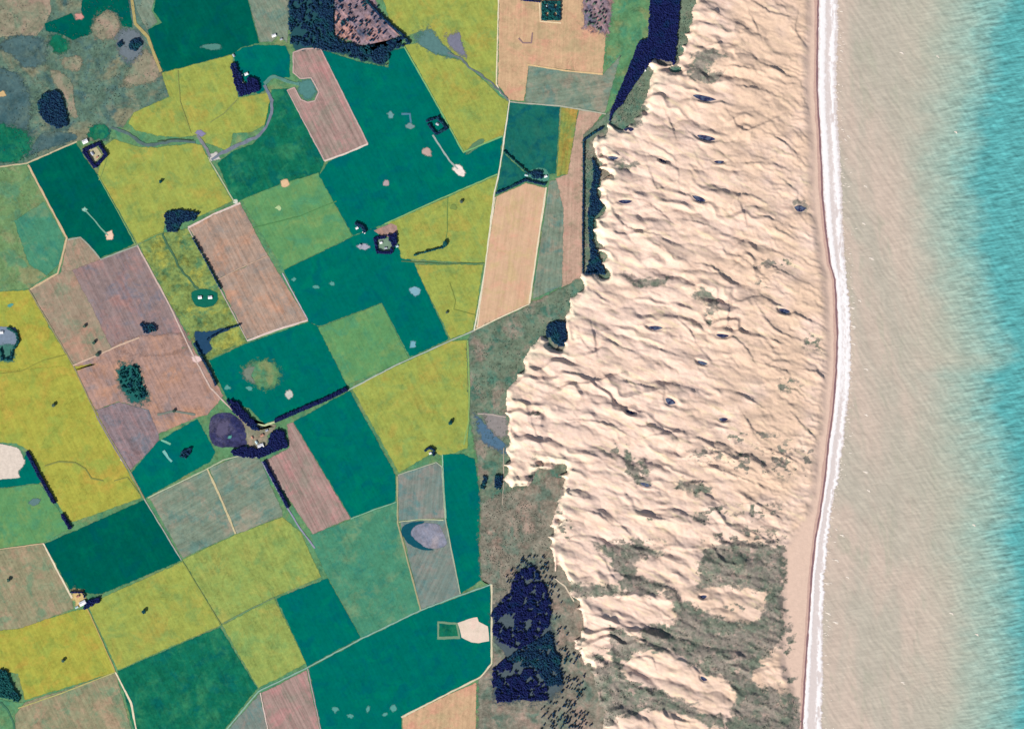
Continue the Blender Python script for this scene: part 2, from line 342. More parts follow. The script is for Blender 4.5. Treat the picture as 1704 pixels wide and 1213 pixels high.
# name, palette, label, outline
FIELDS = [
 ('pasture', 'RP', 'mottled rough pasture with hollows in the upper corner beside the farm', [(0,0),(245,0),(250,55),(268,121),(282,160),(222,188),(205,212),(185,212),(180,235),(128,235),(45,272),(0,290)], None),
 ('pasture', 'BT', 'pinkish bare pasture at the very corner above the slate hollow', [(0,0),(75,0),(85,20),(75,42),(62,60),(30,60),(0,68)], None),
 ('crop_field', 'DG', 'dark green field with an arched notch above the mottled pasture', [(74,40),(119,23),(124,32),(138,30),(135,16),(150,0),(198,0),(221,47),(203,44),(195,22),(178,17),(158,32),(153,57),(121,67),(106,59),(77,52)], None),
 ('crop_field', 'GG', 'small grey green field wedged between two dark green fields at the top', [(205,0),(282,0),(252,18),(262,38),(246,50),(228,20)], None),
 ('marsh', 'SL', 'slate dark marsh hollow in the mottled pasture, rounded outline', [(5,70),(25,62),(42,60),(70,68),(76,85),(72,104),(50,113),(35,108),(20,90),(4,85)], None),
 ('marsh', 'SL', 'long slate dark marsh along the edge of the mottled pasture', [(0,112),(18,118),(45,150),(50,180),(45,215),(28,222),(0,200)], None),
 ('marsh', 'SL', 'low slate marsh just above the dark green field by the square farm', [(60,235),(75,222),(118,222),(125,232),(65,252),(40,262)], None),
 ('crop_field', 'DG', 'dark green field with a stepped side next to the walled tree farm', [(246,50),(270,38),(255,18),(282,0),(389,0),(431,72),(400,80),(386,91),(300,114),(268,121)], None),
 ('crop_field', 'GG', 'grey green strip field between dark green field and the wood at the top', [(390,0),(478,0),(490,20),(482,32),(478,72),(462,60),(452,70),(432,70)], None),
 ('crop_field', 'TG', 'small teal field behind the navy farm trees', [(388,90),(402,81),(432,75),(475,76),(482,92),(482,130),(450,128),(440,150),(430,158),(396,125)], None),
 ('crop_field', 'YG', 'yellow green field west of the farm with white roofs and navy trees', [(268,122),(386,92),(396,163),(447,155),(453,170),(440,208),(420,220),(388,222),(380,252),(338,236),(326,225),(300,229),(262,226),(225,216),(214,206),(222,188),(282,162)], None),
 ('crop_field', 'FG', 'mottled dark green meadow below the lilac creek and pink ploughed field', [(445,188),(452,150),(478,148),(540,268),(532,290),(470,305),(396,335),(388,335),(362,272),(388,252),(422,240),(440,215)], None),
 ('crop_field', 'YG', 'large yellow green field below the creek with one dark tree', [(175,243),(190,232),(230,245),(262,246),(320,239),(336,242),(346,266),(386,335),(328,362),(300,348),(278,350),(272,386),(229,405),(163,290)], None),
 ('crop_field', 'DG', 'dark green field with a tadpole shaped bare patch', [(48,273),(125,236),(140,262),(163,292),(223,405),(217,409),(166,430),(148,406),(133,394),(111,396)], None),
 ('crop_field', 'GO', 'dull green field against the picture edge under the mottled pasture', [(0,290),(44,276),(110,396),(100,440),(50,480),(0,494)], None),
 ('crop_field', 'GT', 'grey green rectangle inside the dull green edge field', [(24,368),(74,336),(108,398),(98,440),(78,458),(48,440)], None),
 ('crop_field', 'TN', 'greenish tan field left of the purple grey field', [(50,482),(100,455),(120,440),(150,500),(188,584),(122,606)], None),
 ('crop_field', 'TN', 'small pinkish field in the crook below the tadpole field', [(112,400),(135,395),(148,407),(166,431),(160,442),(122,450),(102,452)], None),
 ('crop_field', 'PG', 'purple grey ploughed field under the tadpole field', [(120,450),(165,433),(228,409),(282,505),(322,578),(215,575),(188,584),(150,505)], None),
 ('crop_field', 'PT', 'pinkish tan field holding the teal ringed copse', [(122,608),(200,576),(322,580),(372,658),(345,690),(330,694),(262,722),(247,682),(198,668),(156,684)], None),
 ('crop_field', 'PP', 'dark purple ploughed strip between yellow field and teal field', [(156,685),(198,669),(247,682),(264,722),(264,735),(217,782)], None),
 ('crop_field', 'YY', 'bright yellow green field at the picture edge beside two pale ponds', [(0,492),(48,483),(82,545),(122,610),(160,605),(60,640),(0,625)], None),
 ('crop_field', 'YY', 'long bright yellow field reaching down to the black tree line', [(0,625),(120,608),(235,828),(118,869),(90,830),(45,748),(28,738),(0,730)], None),
 ('crop_field', 'TG', 'small teal field under the round pale pan', [(0,795),(22,795),(38,765),(46,752),(72,800),(64,804),(0,822)], None),
 ('crop_field', 'MG', 'mid green field at the picture edge with blotches, below the small teal one', [(0,824),(66,805),(98,850),(115,880),(73,902),(0,923)], None),
 ('crop_field', 'DG', 'dark green square field above the farm with the big white roof', [(74,905),(240,832),(302,932),(168,988),(140,986),(118,984)], None),
 ('crop_field', 'TM', 'tan field with one small dark bush at the picture edge', [(0,926),(70,905),(118,990),(122,1012),(40,1045),(0,1056)], None),
 ('crop_field', 'YY', 'yellow field below the tan field with the bush', [(0,1058),(30,1046),(125,1015),(146,1012),(192,1118),(42,1164),(30,1120),(0,1106)], None),
 ('crop_field', 'YG', 'yellow green field with a round dark tree east of the white roofed farm', [(148,1010),(166,996),(305,934),(366,1040),(196,1114)], None),
 ('crop_field', 'TM', 'tan field along the bottom edge with pink blotch', [(25,1188),(42,1168),(192,1120),(244,1213),(25,1213)], None),
 ('crop_field', 'GR', 'green corner meadow at the bottom with a creek', [(0,1140),(22,1168),(42,1168),(25,1188),(28,1213),(0,1213)], None),
 ('crop_field', 'FG', 'mottled dark green square field along the bottom edge', [(196,1116),(366,1043),(428,1145),(300,1213),(246,1213)], None),
 ('crop_field', 'GB', 'grey green triangular field cut off by the bottom edge', [(302,1213),(432,1154),(462,1213)], None),
 ('crop_field', 'PK', 'pinkish grey strip field cut off by the bottom edge', [(435,1153),(510,1115),(552,1213),(464,1213)], None),
 ('crop_field', 'LG', 'light green field between the mottled dark field and the teal square', [(370,1040),(456,995),(510,1103),(430,1144)], None),
 ('crop_field', 'LG', 'light yellow green field below the tan pair of fields', [(304,931),(390,890),(470,860),(500,885),(534,960),(458,992),(369,1037)], None),
 ('crop_field', 'GG', 'greyish tan field with a pale track on its east side', [(249,828),(345,782),(391,888),(304,928)], 150),
 ('crop_field', 'GG', 'olive grey field just under the crescent of navy farm trees', [(348,779),(400,758),(432,764),(470,852),(470,858),(394,888)], 150),
 ('crop_field', 'TG', 'teal field with two pale mounds beside the round dark pond', [(218,787),(262,735),(328,697),(358,752),(350,768),(242,828)], None),
 ('crop_field', 'TG', 'teal square field below the light yellow green field', [(460,995),(545,962),(600,1060),(512,1108)], None),
 ('crop_field', 'GT', 'grey green field stretching below the long teal field', [(516,890),(585,864),(660,836),(664,880),(700,1015),(602,1062),(546,960),(526,920)], None),
 ('crop_field', 'TG', 'long teal field leaning between pink strip and yellow field', [(488,702),(582,650),(658,790),(658,834),(584,861)], None),
 ('crop_field', 'PK', 'pink and grey ploughed strip below the farm trees', [(438,768),(482,745),(478,706),(487,702),(583,862),(520,888)], None),
 ('crop_field', 'TG', 'teal field with a pale green oval patch inside', [(348,601),(412,571),(515,535),(530,546),(579,645),(460,698),(440,705),(415,680),(380,668)], None),
 ('crop_field', 'TG', 'wide teal field with pale specks below the square of farm trees', [(472,450),(586,395),(625,378),(660,412),(690,440),(746,565),(682,594),(635,504),(530,543),(512,534)], None),
 ('crop_field', 'MG', 'mid green square field set into the wide teal field', [(530,546),(635,505),(680,597),(578,640)], None),
 ('crop_field', 'MG', 'mid green field with two tiny pale dots east of the tan pair', [(402,333),(470,306),(530,288),(586,393),(472,449)], None),
 ('crop_field', 'TB', 'tan ploughed field under a pale hedge line, upper of the pair', [(314,378),(400,339),(445,425),(362,465)], None),
 ('crop_field', 'TB', 'tan ploughed field with orange streaks, lower of the pair', [(363,466),(446,426),(511,532),(411,564)], None),
 ('meadow', 'ML', 'mottled yellow and green meadow around a small white farm', [(231,408),(274,387),(314,381),(409,565),(411,570),(346,598),(325,574),(283,506)], None),
 ('crop_field', 'YG', 'yellow green field by the long white road, above the thin hedge', [(645,372),(827,293),(809,439),(668,430),(662,402)], None),
 ('crop_field', 'YG', 'yellow green tapering field by the long white road, below the thin hedge', [(690,441),(804,441),(787,549),(750,564)], None),
 ('crop_field', 'YG', 'yellow green field at the top beside the cream road', [(612,0),(831,0),(828,60),(826,140),(830,152),(800,126),(765,100),(735,72),(700,52),(674,62),(650,40)], None),
 ('crop_field', 'YG', 'yellow green wedge field below the grey creek', [(674,76),(695,72),(722,90),(765,100),(800,130),(838,166),(846,170),(838,228),(773,255),(765,240)], None),
 ('crop_field', 'TG', 'very large teal field with pale mounds and a walled grove', [(536,84),(600,104),(646,113),(650,86),(673,80),(771,256),(836,228),(829,289),(642,372),(587,392),(531,292),(546,270),(609,240)], None),
 ('crop_field', 'PK', 'pink ploughed field with a hooked bite around a teal hollow', [(488,88),(505,82),(532,81),(612,240),(540,268),(478,151),(490,146),(498,160),(505,170),(523,168),(530,153),(518,130),(498,131),(488,121)], None),
 ('crop_field', 'YG', 'ochre green field crossed by the straight grey road', [(586,646),(660,609),(752,568),(776,566),(780,680),(778,745),(740,760),(722,752),(664,786)], None),
 ('crop_field', 'GB', 'grey field with a tan rim above the grey oval pan', [(662,790),(728,770),(734,776),(739,862),(664,866)], 95),
 ('crop_field', 'GB', 'grey green field below the grey oval pan', [(666,868),(739,864),(765,970),(765,990),(700,1013)], 115),
 ('crop_field', 'TG', 'narrow teal field beside the pinkish scrub strip', [(736,756),(770,755),(790,765),(800,830),(797,900),(800,965),(766,988),(742,862)], None),
 ('crop_field', 'TG', 'big teal field around the pink square yard', [(514,1112),(602,1064),(702,1016),(816,974),(816,1105),(800,1124),(740,1154),(668,1192),(672,1213),(554,1213)], None),
 ('crop_field', 'PX', 'peach field cut off by the bottom edge', [(670,1194),(742,1157),(793,1135),(790,1213),(674,1213)], 95),
 ('crop_field', 'PX', 'peach field at the top with bluish orchard square', [(832,0),(1020,0),(1003,124),(880,108),(872,168),(848,167),(829,142)], 92),
 ('crop_field', 'GG', 'grey green field below the peach field', [(880,109),(1003,125),(1035,90),(1010,188),(935,177),(874,170)], 170),
 ('pasture', 'GR', 'olive pasture between peach field and navy forest', [(1020,0),(1088,0),(1080,60),(1062,72),(1016,200),(1006,190),(1034,90),(1008,110)], None),
 ('bare_ground', 'BK', 'purple and brown stripped ground near the top beside the olive pasture', [(968,0),(1030,0),(1012,58),(1000,52),(972,46)], None),
 ('bare_ground', 'BK', 'pinkish bare slope with dark streaks inside the wood at the top', [(553,0),(612,0),(630,25),(650,45),(668,61),(640,72),(620,84),(600,77),(575,65),(556,62)], 50),
 ('crop_field', 'TQ', 'dark teal green field east of the white road', [(849,171),(932,177),(924,290),(882,286),(838,252)], None),
 ('crop_field', 'TQ', 'dark teal triangle below the diagonal dark hedge', [(838,256),(880,294),(876,302),(826,324)], None),
 ('crop_field', 'OL', 'narrow olive and orange field east of the dark teal field', [(935,180),(962,182),(945,290),(926,293)], 98),
 ('crop_field', 'PB', 'long pink strip field running to the dune edge', [(963,184),(1002,188),(976,226),(970,465),(934,478),(937,350),(925,298),(945,290)], 92),
 ('crop_field', 'PE', 'long peach field between two cream tracks', [(826,327),(876,305),(908,314),(880,506),(792,548),(806,455)], 98),
 ('crop_field', 'GG', 'long grey green wedge between peach and pink fields', [(914,302),(926,300),(938,350),(935,476),(886,498)], 95),
 ('scrubland', 'SC', 'grey green scrub belt between fields and the dune edge', [(785,552),(880,508),(968,462),(1010,440),(1010,520),(960,600),(900,640),(960,760),(950,830),(800,835),(794,765),(782,690),(778,568)], None),
 ('scrubland', 'SD', 'grey and pink stubbly scrubland west of the dunes', [(800,835),(860,815),(980,780),(1040,900),(1060,1000),(1060,1213),(794,1213),(797,1130),(820,1105),(818,972),(801,965),(798,900)], None),
 ('scrubland', 'SC', 'scrub strip lying between navy forest and dunes', [(970,225),(1020,180),(1060,120),(1090,60),(1085,0),(1190,0),(1180,120),(1100,200),(1040,300),(1030,470),(970,468)], None),
]
for i, (nm, key, lab, pts, ang) in enumerate(FIELDS):
    if nm in ('marsh', 'bare_ground', 'scrubland'):
        sheet(nm, curve([widen(p) for p in pts], 3, True) if nm == 'marsh' else [widen(p) for p in pts], field_mat(nm + '_' + key.lower(), key, ang), lab, nm.replace('_', ' '), 5.0)
        continue
    sheet(nm, [widen(p) for p in pts], field_mat(nm + '_' + key.lower(), key, ang), lab, 'field' if 'field' in nm else nm.replace('_', ' '), 1.7, 'patchwork of fields' if nm == 'crop_field' else None, False)

def blob(name, cx, cy, rx, ry, col, label, cat, rot=0.0, irr=.18, mat=None, z=None, var=.1, kind='structure', group=None):
    ph = random.uniform(0, 99); pts = []
    for i in range(28):
        t = i / 28 * 2 * math.pi
        r = 1 + irr * float(vnoise(np.array(ph + 1.6 * math.cos(t)), np.array(1.6 * math.sin(t)), 4))
        x, y = rx * r * math.cos(t), ry * r * math.sin(t)
        pts.append((cx + x * math.cos(rot) + y * math.sin(rot), cy - x * math.sin(rot) + y * math.cos(rot)))
    return sheet(name, pts, mat or plain(name + '_ground', col, var), label, cat, min(1.6, .3 * min(rx, ry) + .2), group)

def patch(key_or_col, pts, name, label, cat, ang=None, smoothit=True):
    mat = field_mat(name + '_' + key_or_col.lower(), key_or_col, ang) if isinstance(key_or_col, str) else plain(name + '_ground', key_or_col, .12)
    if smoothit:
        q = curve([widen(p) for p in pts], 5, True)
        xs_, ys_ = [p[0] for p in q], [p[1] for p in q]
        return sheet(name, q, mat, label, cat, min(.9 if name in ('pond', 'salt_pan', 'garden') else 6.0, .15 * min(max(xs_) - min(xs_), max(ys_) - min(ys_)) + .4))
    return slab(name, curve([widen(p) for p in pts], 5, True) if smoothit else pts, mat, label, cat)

# patches within the fields
patch('BT', [(158,34),(178,20),(194,28),(198,48),(190,62),(170,66),(155,58)], 'bare_ground', 'rosy bare oval set in the notch of the dark green field', 'bare ground')
patch('BT', [(228,92),(245,85),(262,108),(266,122),(262,132),(245,138),(226,142),(205,140),(212,124)], 'bare_ground', 'tan bare ground along the stepped dark green field', 'bare ground')
patch('BT', [(85,118),(105,124),(120,140),(123,170),(128,195),(116,190),(108,160),(92,140)], 'bare_ground', 'tan band running down beside the navy copse', 'bare ground')
patch('BT', [(105,98),(130,96),(136,108),(126,118),(108,114)], 'bare_ground', 'small tan patch right of the slate hollow', 'bare ground')
patch('FG', [(84,62),(100,60),(112,70),(110,84),(98,90),(86,80)], 'wet_hollow', 'small green wet hollow under the arched dark field', 'hollow')
patch('FG', [(0,196),(30,215),(50,240),(40,262),(10,270),(0,262)], 'wet_hollow', 'green wet hollow against the picture edge above the cream track', 'hollow')
patch('FG', [(150,212),(172,208),(182,222),(172,232),(150,230)], 'wet_hollow', 'little green hollow just above the square farm', 'hollow')
patch((112, 124, 132), [(195,60),(215,50),(232,56),(238,74),(232,92),(218,102),(200,88)], 'marsh', 'blue grey marsh with dark trees beside the stepped field', 'marsh')
patch((84, 134, 130), [(496,142),(506,134),(518,134),(524,146),(522,160),(514,166),(503,162)], 'wet_hollow', 'teal hollow bitten into the pink ploughed field', 'hollow')
patch('GR', [(407,614),(425,602),(448,601),(462,612),(464,632),(452,644),(436,646),(420,634)], 'bare_ground', 'pale green oval patch inside the teal field', 'patch')
patch((120, 132, 118), [(404,620),(414,610),(424,610),(418,624),(424,636),(412,632)], 'bare_ground', 'greyish crescent on the rim of the pale green oval', 'patch')
patch((224, 210, 196), [(-40,735),(-5,728),(18,742),(36,756),(40,772),(30,785),(22,796),(-5,800),(-40,800)], 'salt_pan', 'round pale salt pan at the picture edge by the black tree line', 'pan')
patch('SN', [(762,1036),(778,1030),(794,1026),(797,1034),(812,1042),(814,1066),(796,1070),(784,1068),(768,1060)], 'farm_yard', 'pink square yard inside the big teal field', 'yard', smoothit=False)
patch((120, 150, 122), [(728,1033),(762,1036),(766,1062),(728,1064)], 'paddock', 'small paddock with a pale rim next to the pink yard', 'paddock', smoothit=False)
patch('FG', [(731,1037),(759,1039),(762,1058),(731,1059)], 'paddock', 'green inside of the small rimmed paddock', 'paddock', smoothit=False)
patch((22, 84, 100), [(668,885),(676,872),(692,868),(706,868),(690,880),(688,892),(704,908),(722,914),(700,914),(680,904)], 'pond', 'teal crescent of water on the rim of the grey oval pan', 'pond')
patch('PN', [(684,884),(694,874),(712,870),(730,874),(740,892),(742,906),(728,912),(708,910),(692,898)], 'salt_pan', 'grey lilac oval pan with a teal crescent of water', 'pan')
patch('PD', [(350,700),(362,688),(382,688),(396,696),(408,708),(410,726),(408,742),(380,744),(360,742),(349,728)], 'pond', 'round dark purple pond west of the sunlit farmyard', 'pond')
patch((92, 88, 116), [(362,706),(380,700),(378,722),(362,726)], 'mud_flat', 'lilac shallow inside the round dark pond', 'mud')
patch('BT', [(392,688),(408,696),(432,712),(446,706),(458,708),(456,716),(446,722),(444,742),(428,746),(412,738),(408,712)], 'farm_yard', 'tan farmyard between round pond and navy trees', 'yard')
patch((212, 186, 128), [(120,984),(136,982),(140,1000),(128,1008)], 'farm_yard', 'tan yard of the farm with the big white roof', 'yard')
patch((190, 182, 146), [(144,252),(160,245),(170,258),(158,270),(150,264)], 'farm_yard', 'pale yard enclosed by the square of navy trees', 'yard', smoothit=False)
patch((92, 130, 128), [(692,66),(714,50),(727,62),(746,84),(762,96),(736,92),(712,84)], 'marsh', 'teal wet patch where the grey creek begins', 'marsh')
patch((124, 126, 144), [(744,66),(762,56),(768,70),(774,92),(762,90)], 'mud_flat', 'lilac stain above the grey creek', 'mud')
patch('PT', [(622,384),(650,372),(660,376),(662,388),(652,396),(632,392)], 'farm_yard', 'pink yard on top of the square of farm trees', 'yard', smoothit=False)
patch((122, 150, 128), [(628,398),(650,396),(656,418),(632,420)], 'farm_yard', 'grassy yard inside the U of farm trees', 'yard', smoothit=False)
patch((84, 116, 140), [(795,696),(808,706),(830,730),(840,738),(838,750),(818,742),(800,728)], 'marsh', 'bluish marsh below the track through the scrub belt', 'marsh')
patch((146, 140, 138), [(806,692),(840,694),(842,725),(822,720)], 'bare_ground', 'grey flat next to the bluish marsh', 'bare ground')
patch((22, 106, 88), [(318,490),(330,482),(350,482),(362,490),(360,504),(345,512),(326,508)], 'garden', 'round green garden around the small white farm in the meadow', 'garden')
patch((40, 74, 104), [(325,552),(345,552),(378,546),(376,556),(350,566),(352,580),(338,590),(326,570)], 'marsh', 'navy blue wet corner at the foot of the mottled meadow', 'marsh')
patch('ML', [(350,560),(398,545),(408,566),(360,588)], 'meadow', 'small speckled meadow above the teal field with the oval', 'meadow', smoothit=False)
patch((84, 144, 126), [(878,286),(905,280),(914,296),(904,304),(880,300)], 'garden', 'pale green garden of the small farm between dark teal and peach', 'garden')
patch('PT', [(195,575),(232,562),(262,558),(300,556),(310,575),(280,590),(225,590)], 'bare_ground', 'orange brown bare ground above the teal ringed copse', 'bare ground')
patch((126, 142, 160), [(0,548),(16,544),(28,556),(26,575),(12,580),(0,576)], 'pond', 'pale blue pond at the picture edge in the yellow field', 'pond')
patch((72, 124, 112), [(0,578),(14,574),(24,582),(22,598),(10,602),(0,598)], 'wet_hollow', 'green hollow directly below the pale blue pond', 'hollow')
patch((38, 104, 100), [(198,612),(214,607),(232,612),(238,636),(246,656),(240,668),(222,668),(206,654),(198,634)], 'wet_hollow', 'teal hollow holding a copse in the pinkish tan field', 'hollow')
patch((96, 136, 102), [(775,258),(786,240),(800,232),(806,236),(790,250)], 'bare_ground', 'greenish stain at the tip of the wedge field', 'patch')

patch((84, 98, 104), [(830,1002),(850,984),(852,966),(868,946),(890,942),(900,965),(915,1000),(918,1040),(930,1092),(936,1138),(912,1164),(870,1164),(828,1166),(820,1140),(822,1112),(842,1090),(822,1062),(818,1020)], 'forest_floor', 'dark understory floor under the large ragged forest', 'forest floor')
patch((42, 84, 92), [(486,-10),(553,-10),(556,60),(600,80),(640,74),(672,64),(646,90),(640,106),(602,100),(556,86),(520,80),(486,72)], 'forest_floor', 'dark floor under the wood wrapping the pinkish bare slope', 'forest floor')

# small pale mounds and bare spots in the crops
SPOTS = [(142,350,4,3,'pale spot at the thin end of the tadpole patch'),(183,392,6,8,'pink pale head of the tadpole patch'),(711,253,7,6,'pinkish mound in the large teal field, below the pale arc'),
 (643,305,4,5,'lone pink spot in the lower large teal field'),(464,346,5,4,'pale dot in the mid green field'),(475,305,7,6,'tan dot on the top edge of the mid green field'),
 (481,657,7,6,'pale mound in the teal field above the navy tree row'),(690,484,8,7,'pale blue mound beside the yellow tapering field'),(687,574,5,5,'pale blue mound near the tip of the wide teal field'),
 (650,192,5,5,'pale grey mound at the west end of the pale arc'),(683,210,6,5,'pale grey mound at the low end of the pale arc'),(489,465,4,3,'pale speck beside the tan field corner'),
 (525,478,5,3,'pale elongated speck in the wide teal field'),(552,472,4,4,'round pale speck in the wide teal field'),(604,411,9,5,'whitish wedge of ground west of the U of farm trees'),
 (764,284,7,11,'white oval bare patch at the end of the short track'),(558,1180,5,4,'pale mound near the bottom edge of the big teal field'),(612,1180,4,4,'small pale mound among others in the bottom teal field'),
 (655,1178,5,5,'pale mound near the peach corner field'),(378,645,4,4,'pale speck at the west side of the oval field'),(382,727,3,3,'pale spot at the west end of the round pond'),
 (415,646,6,3,'pale streak under the pale green oval'),(132,28,7,5,'rosy bare spot on the edge of the arched field'),(4,157,5,4,'tan spot at the picture edge in the long marsh'),
 (202,765,2,2,'white speck on the edge of the yellow field'),(18,508,5,3,'pale blue speck at the picture edge'),(355,262,9,7,'pale lilac gravel where creek and field track meet'),(333,222,7,5,'lilac gravel spot on the creek'),
 (392,336,5,4,'pale crossing at the corner of the upper tan field'),(327,598,9,5,'pinkish white gateway beside the navy hedge'),(640,1188,4,3,'faint mound by the bottom edge of the teal field'),(584,1190,5,3,'faint arc of pale ground in the bottom teal field'),
 (58,835,9,6,'grey blotch in the mid green edge field'),(755,345,5,4,'dull spot in the upper yellow green field'),(352,78,14,5,'pale triangle on the lower edge of the dark stepped field')]
SC_ = {0:(150,200,180),1:(240,205,180),2:(190,165,155),3:(180,165,165),4:(180,205,150),5:(225,190,150),6:(200,200,190),7:(130,175,190),8:(120,175,190),9:(110,160,160),10:(120,150,150),14:(170,170,185),15:(242,228,218),
       22:(205,150,140),23:(210,180,130),24:(235,225,200),26:(205,200,195),27:(140,135,170),28:(210,215,200),29:(235,205,200),32:(98,130,130),33:(128,148,80),34:(84,138,128)}
for i, (x, y, rx, ry, lab) in enumerate(SPOTS):
    blob('soil_patch', x, y, rx, ry, SC_.get(i, (90, 160, 150)), lab, 'soil patch', rot=.5 if i == 15 else random.uniform(-.4, .4), irr=.3, group='pale soil patches in the crops')

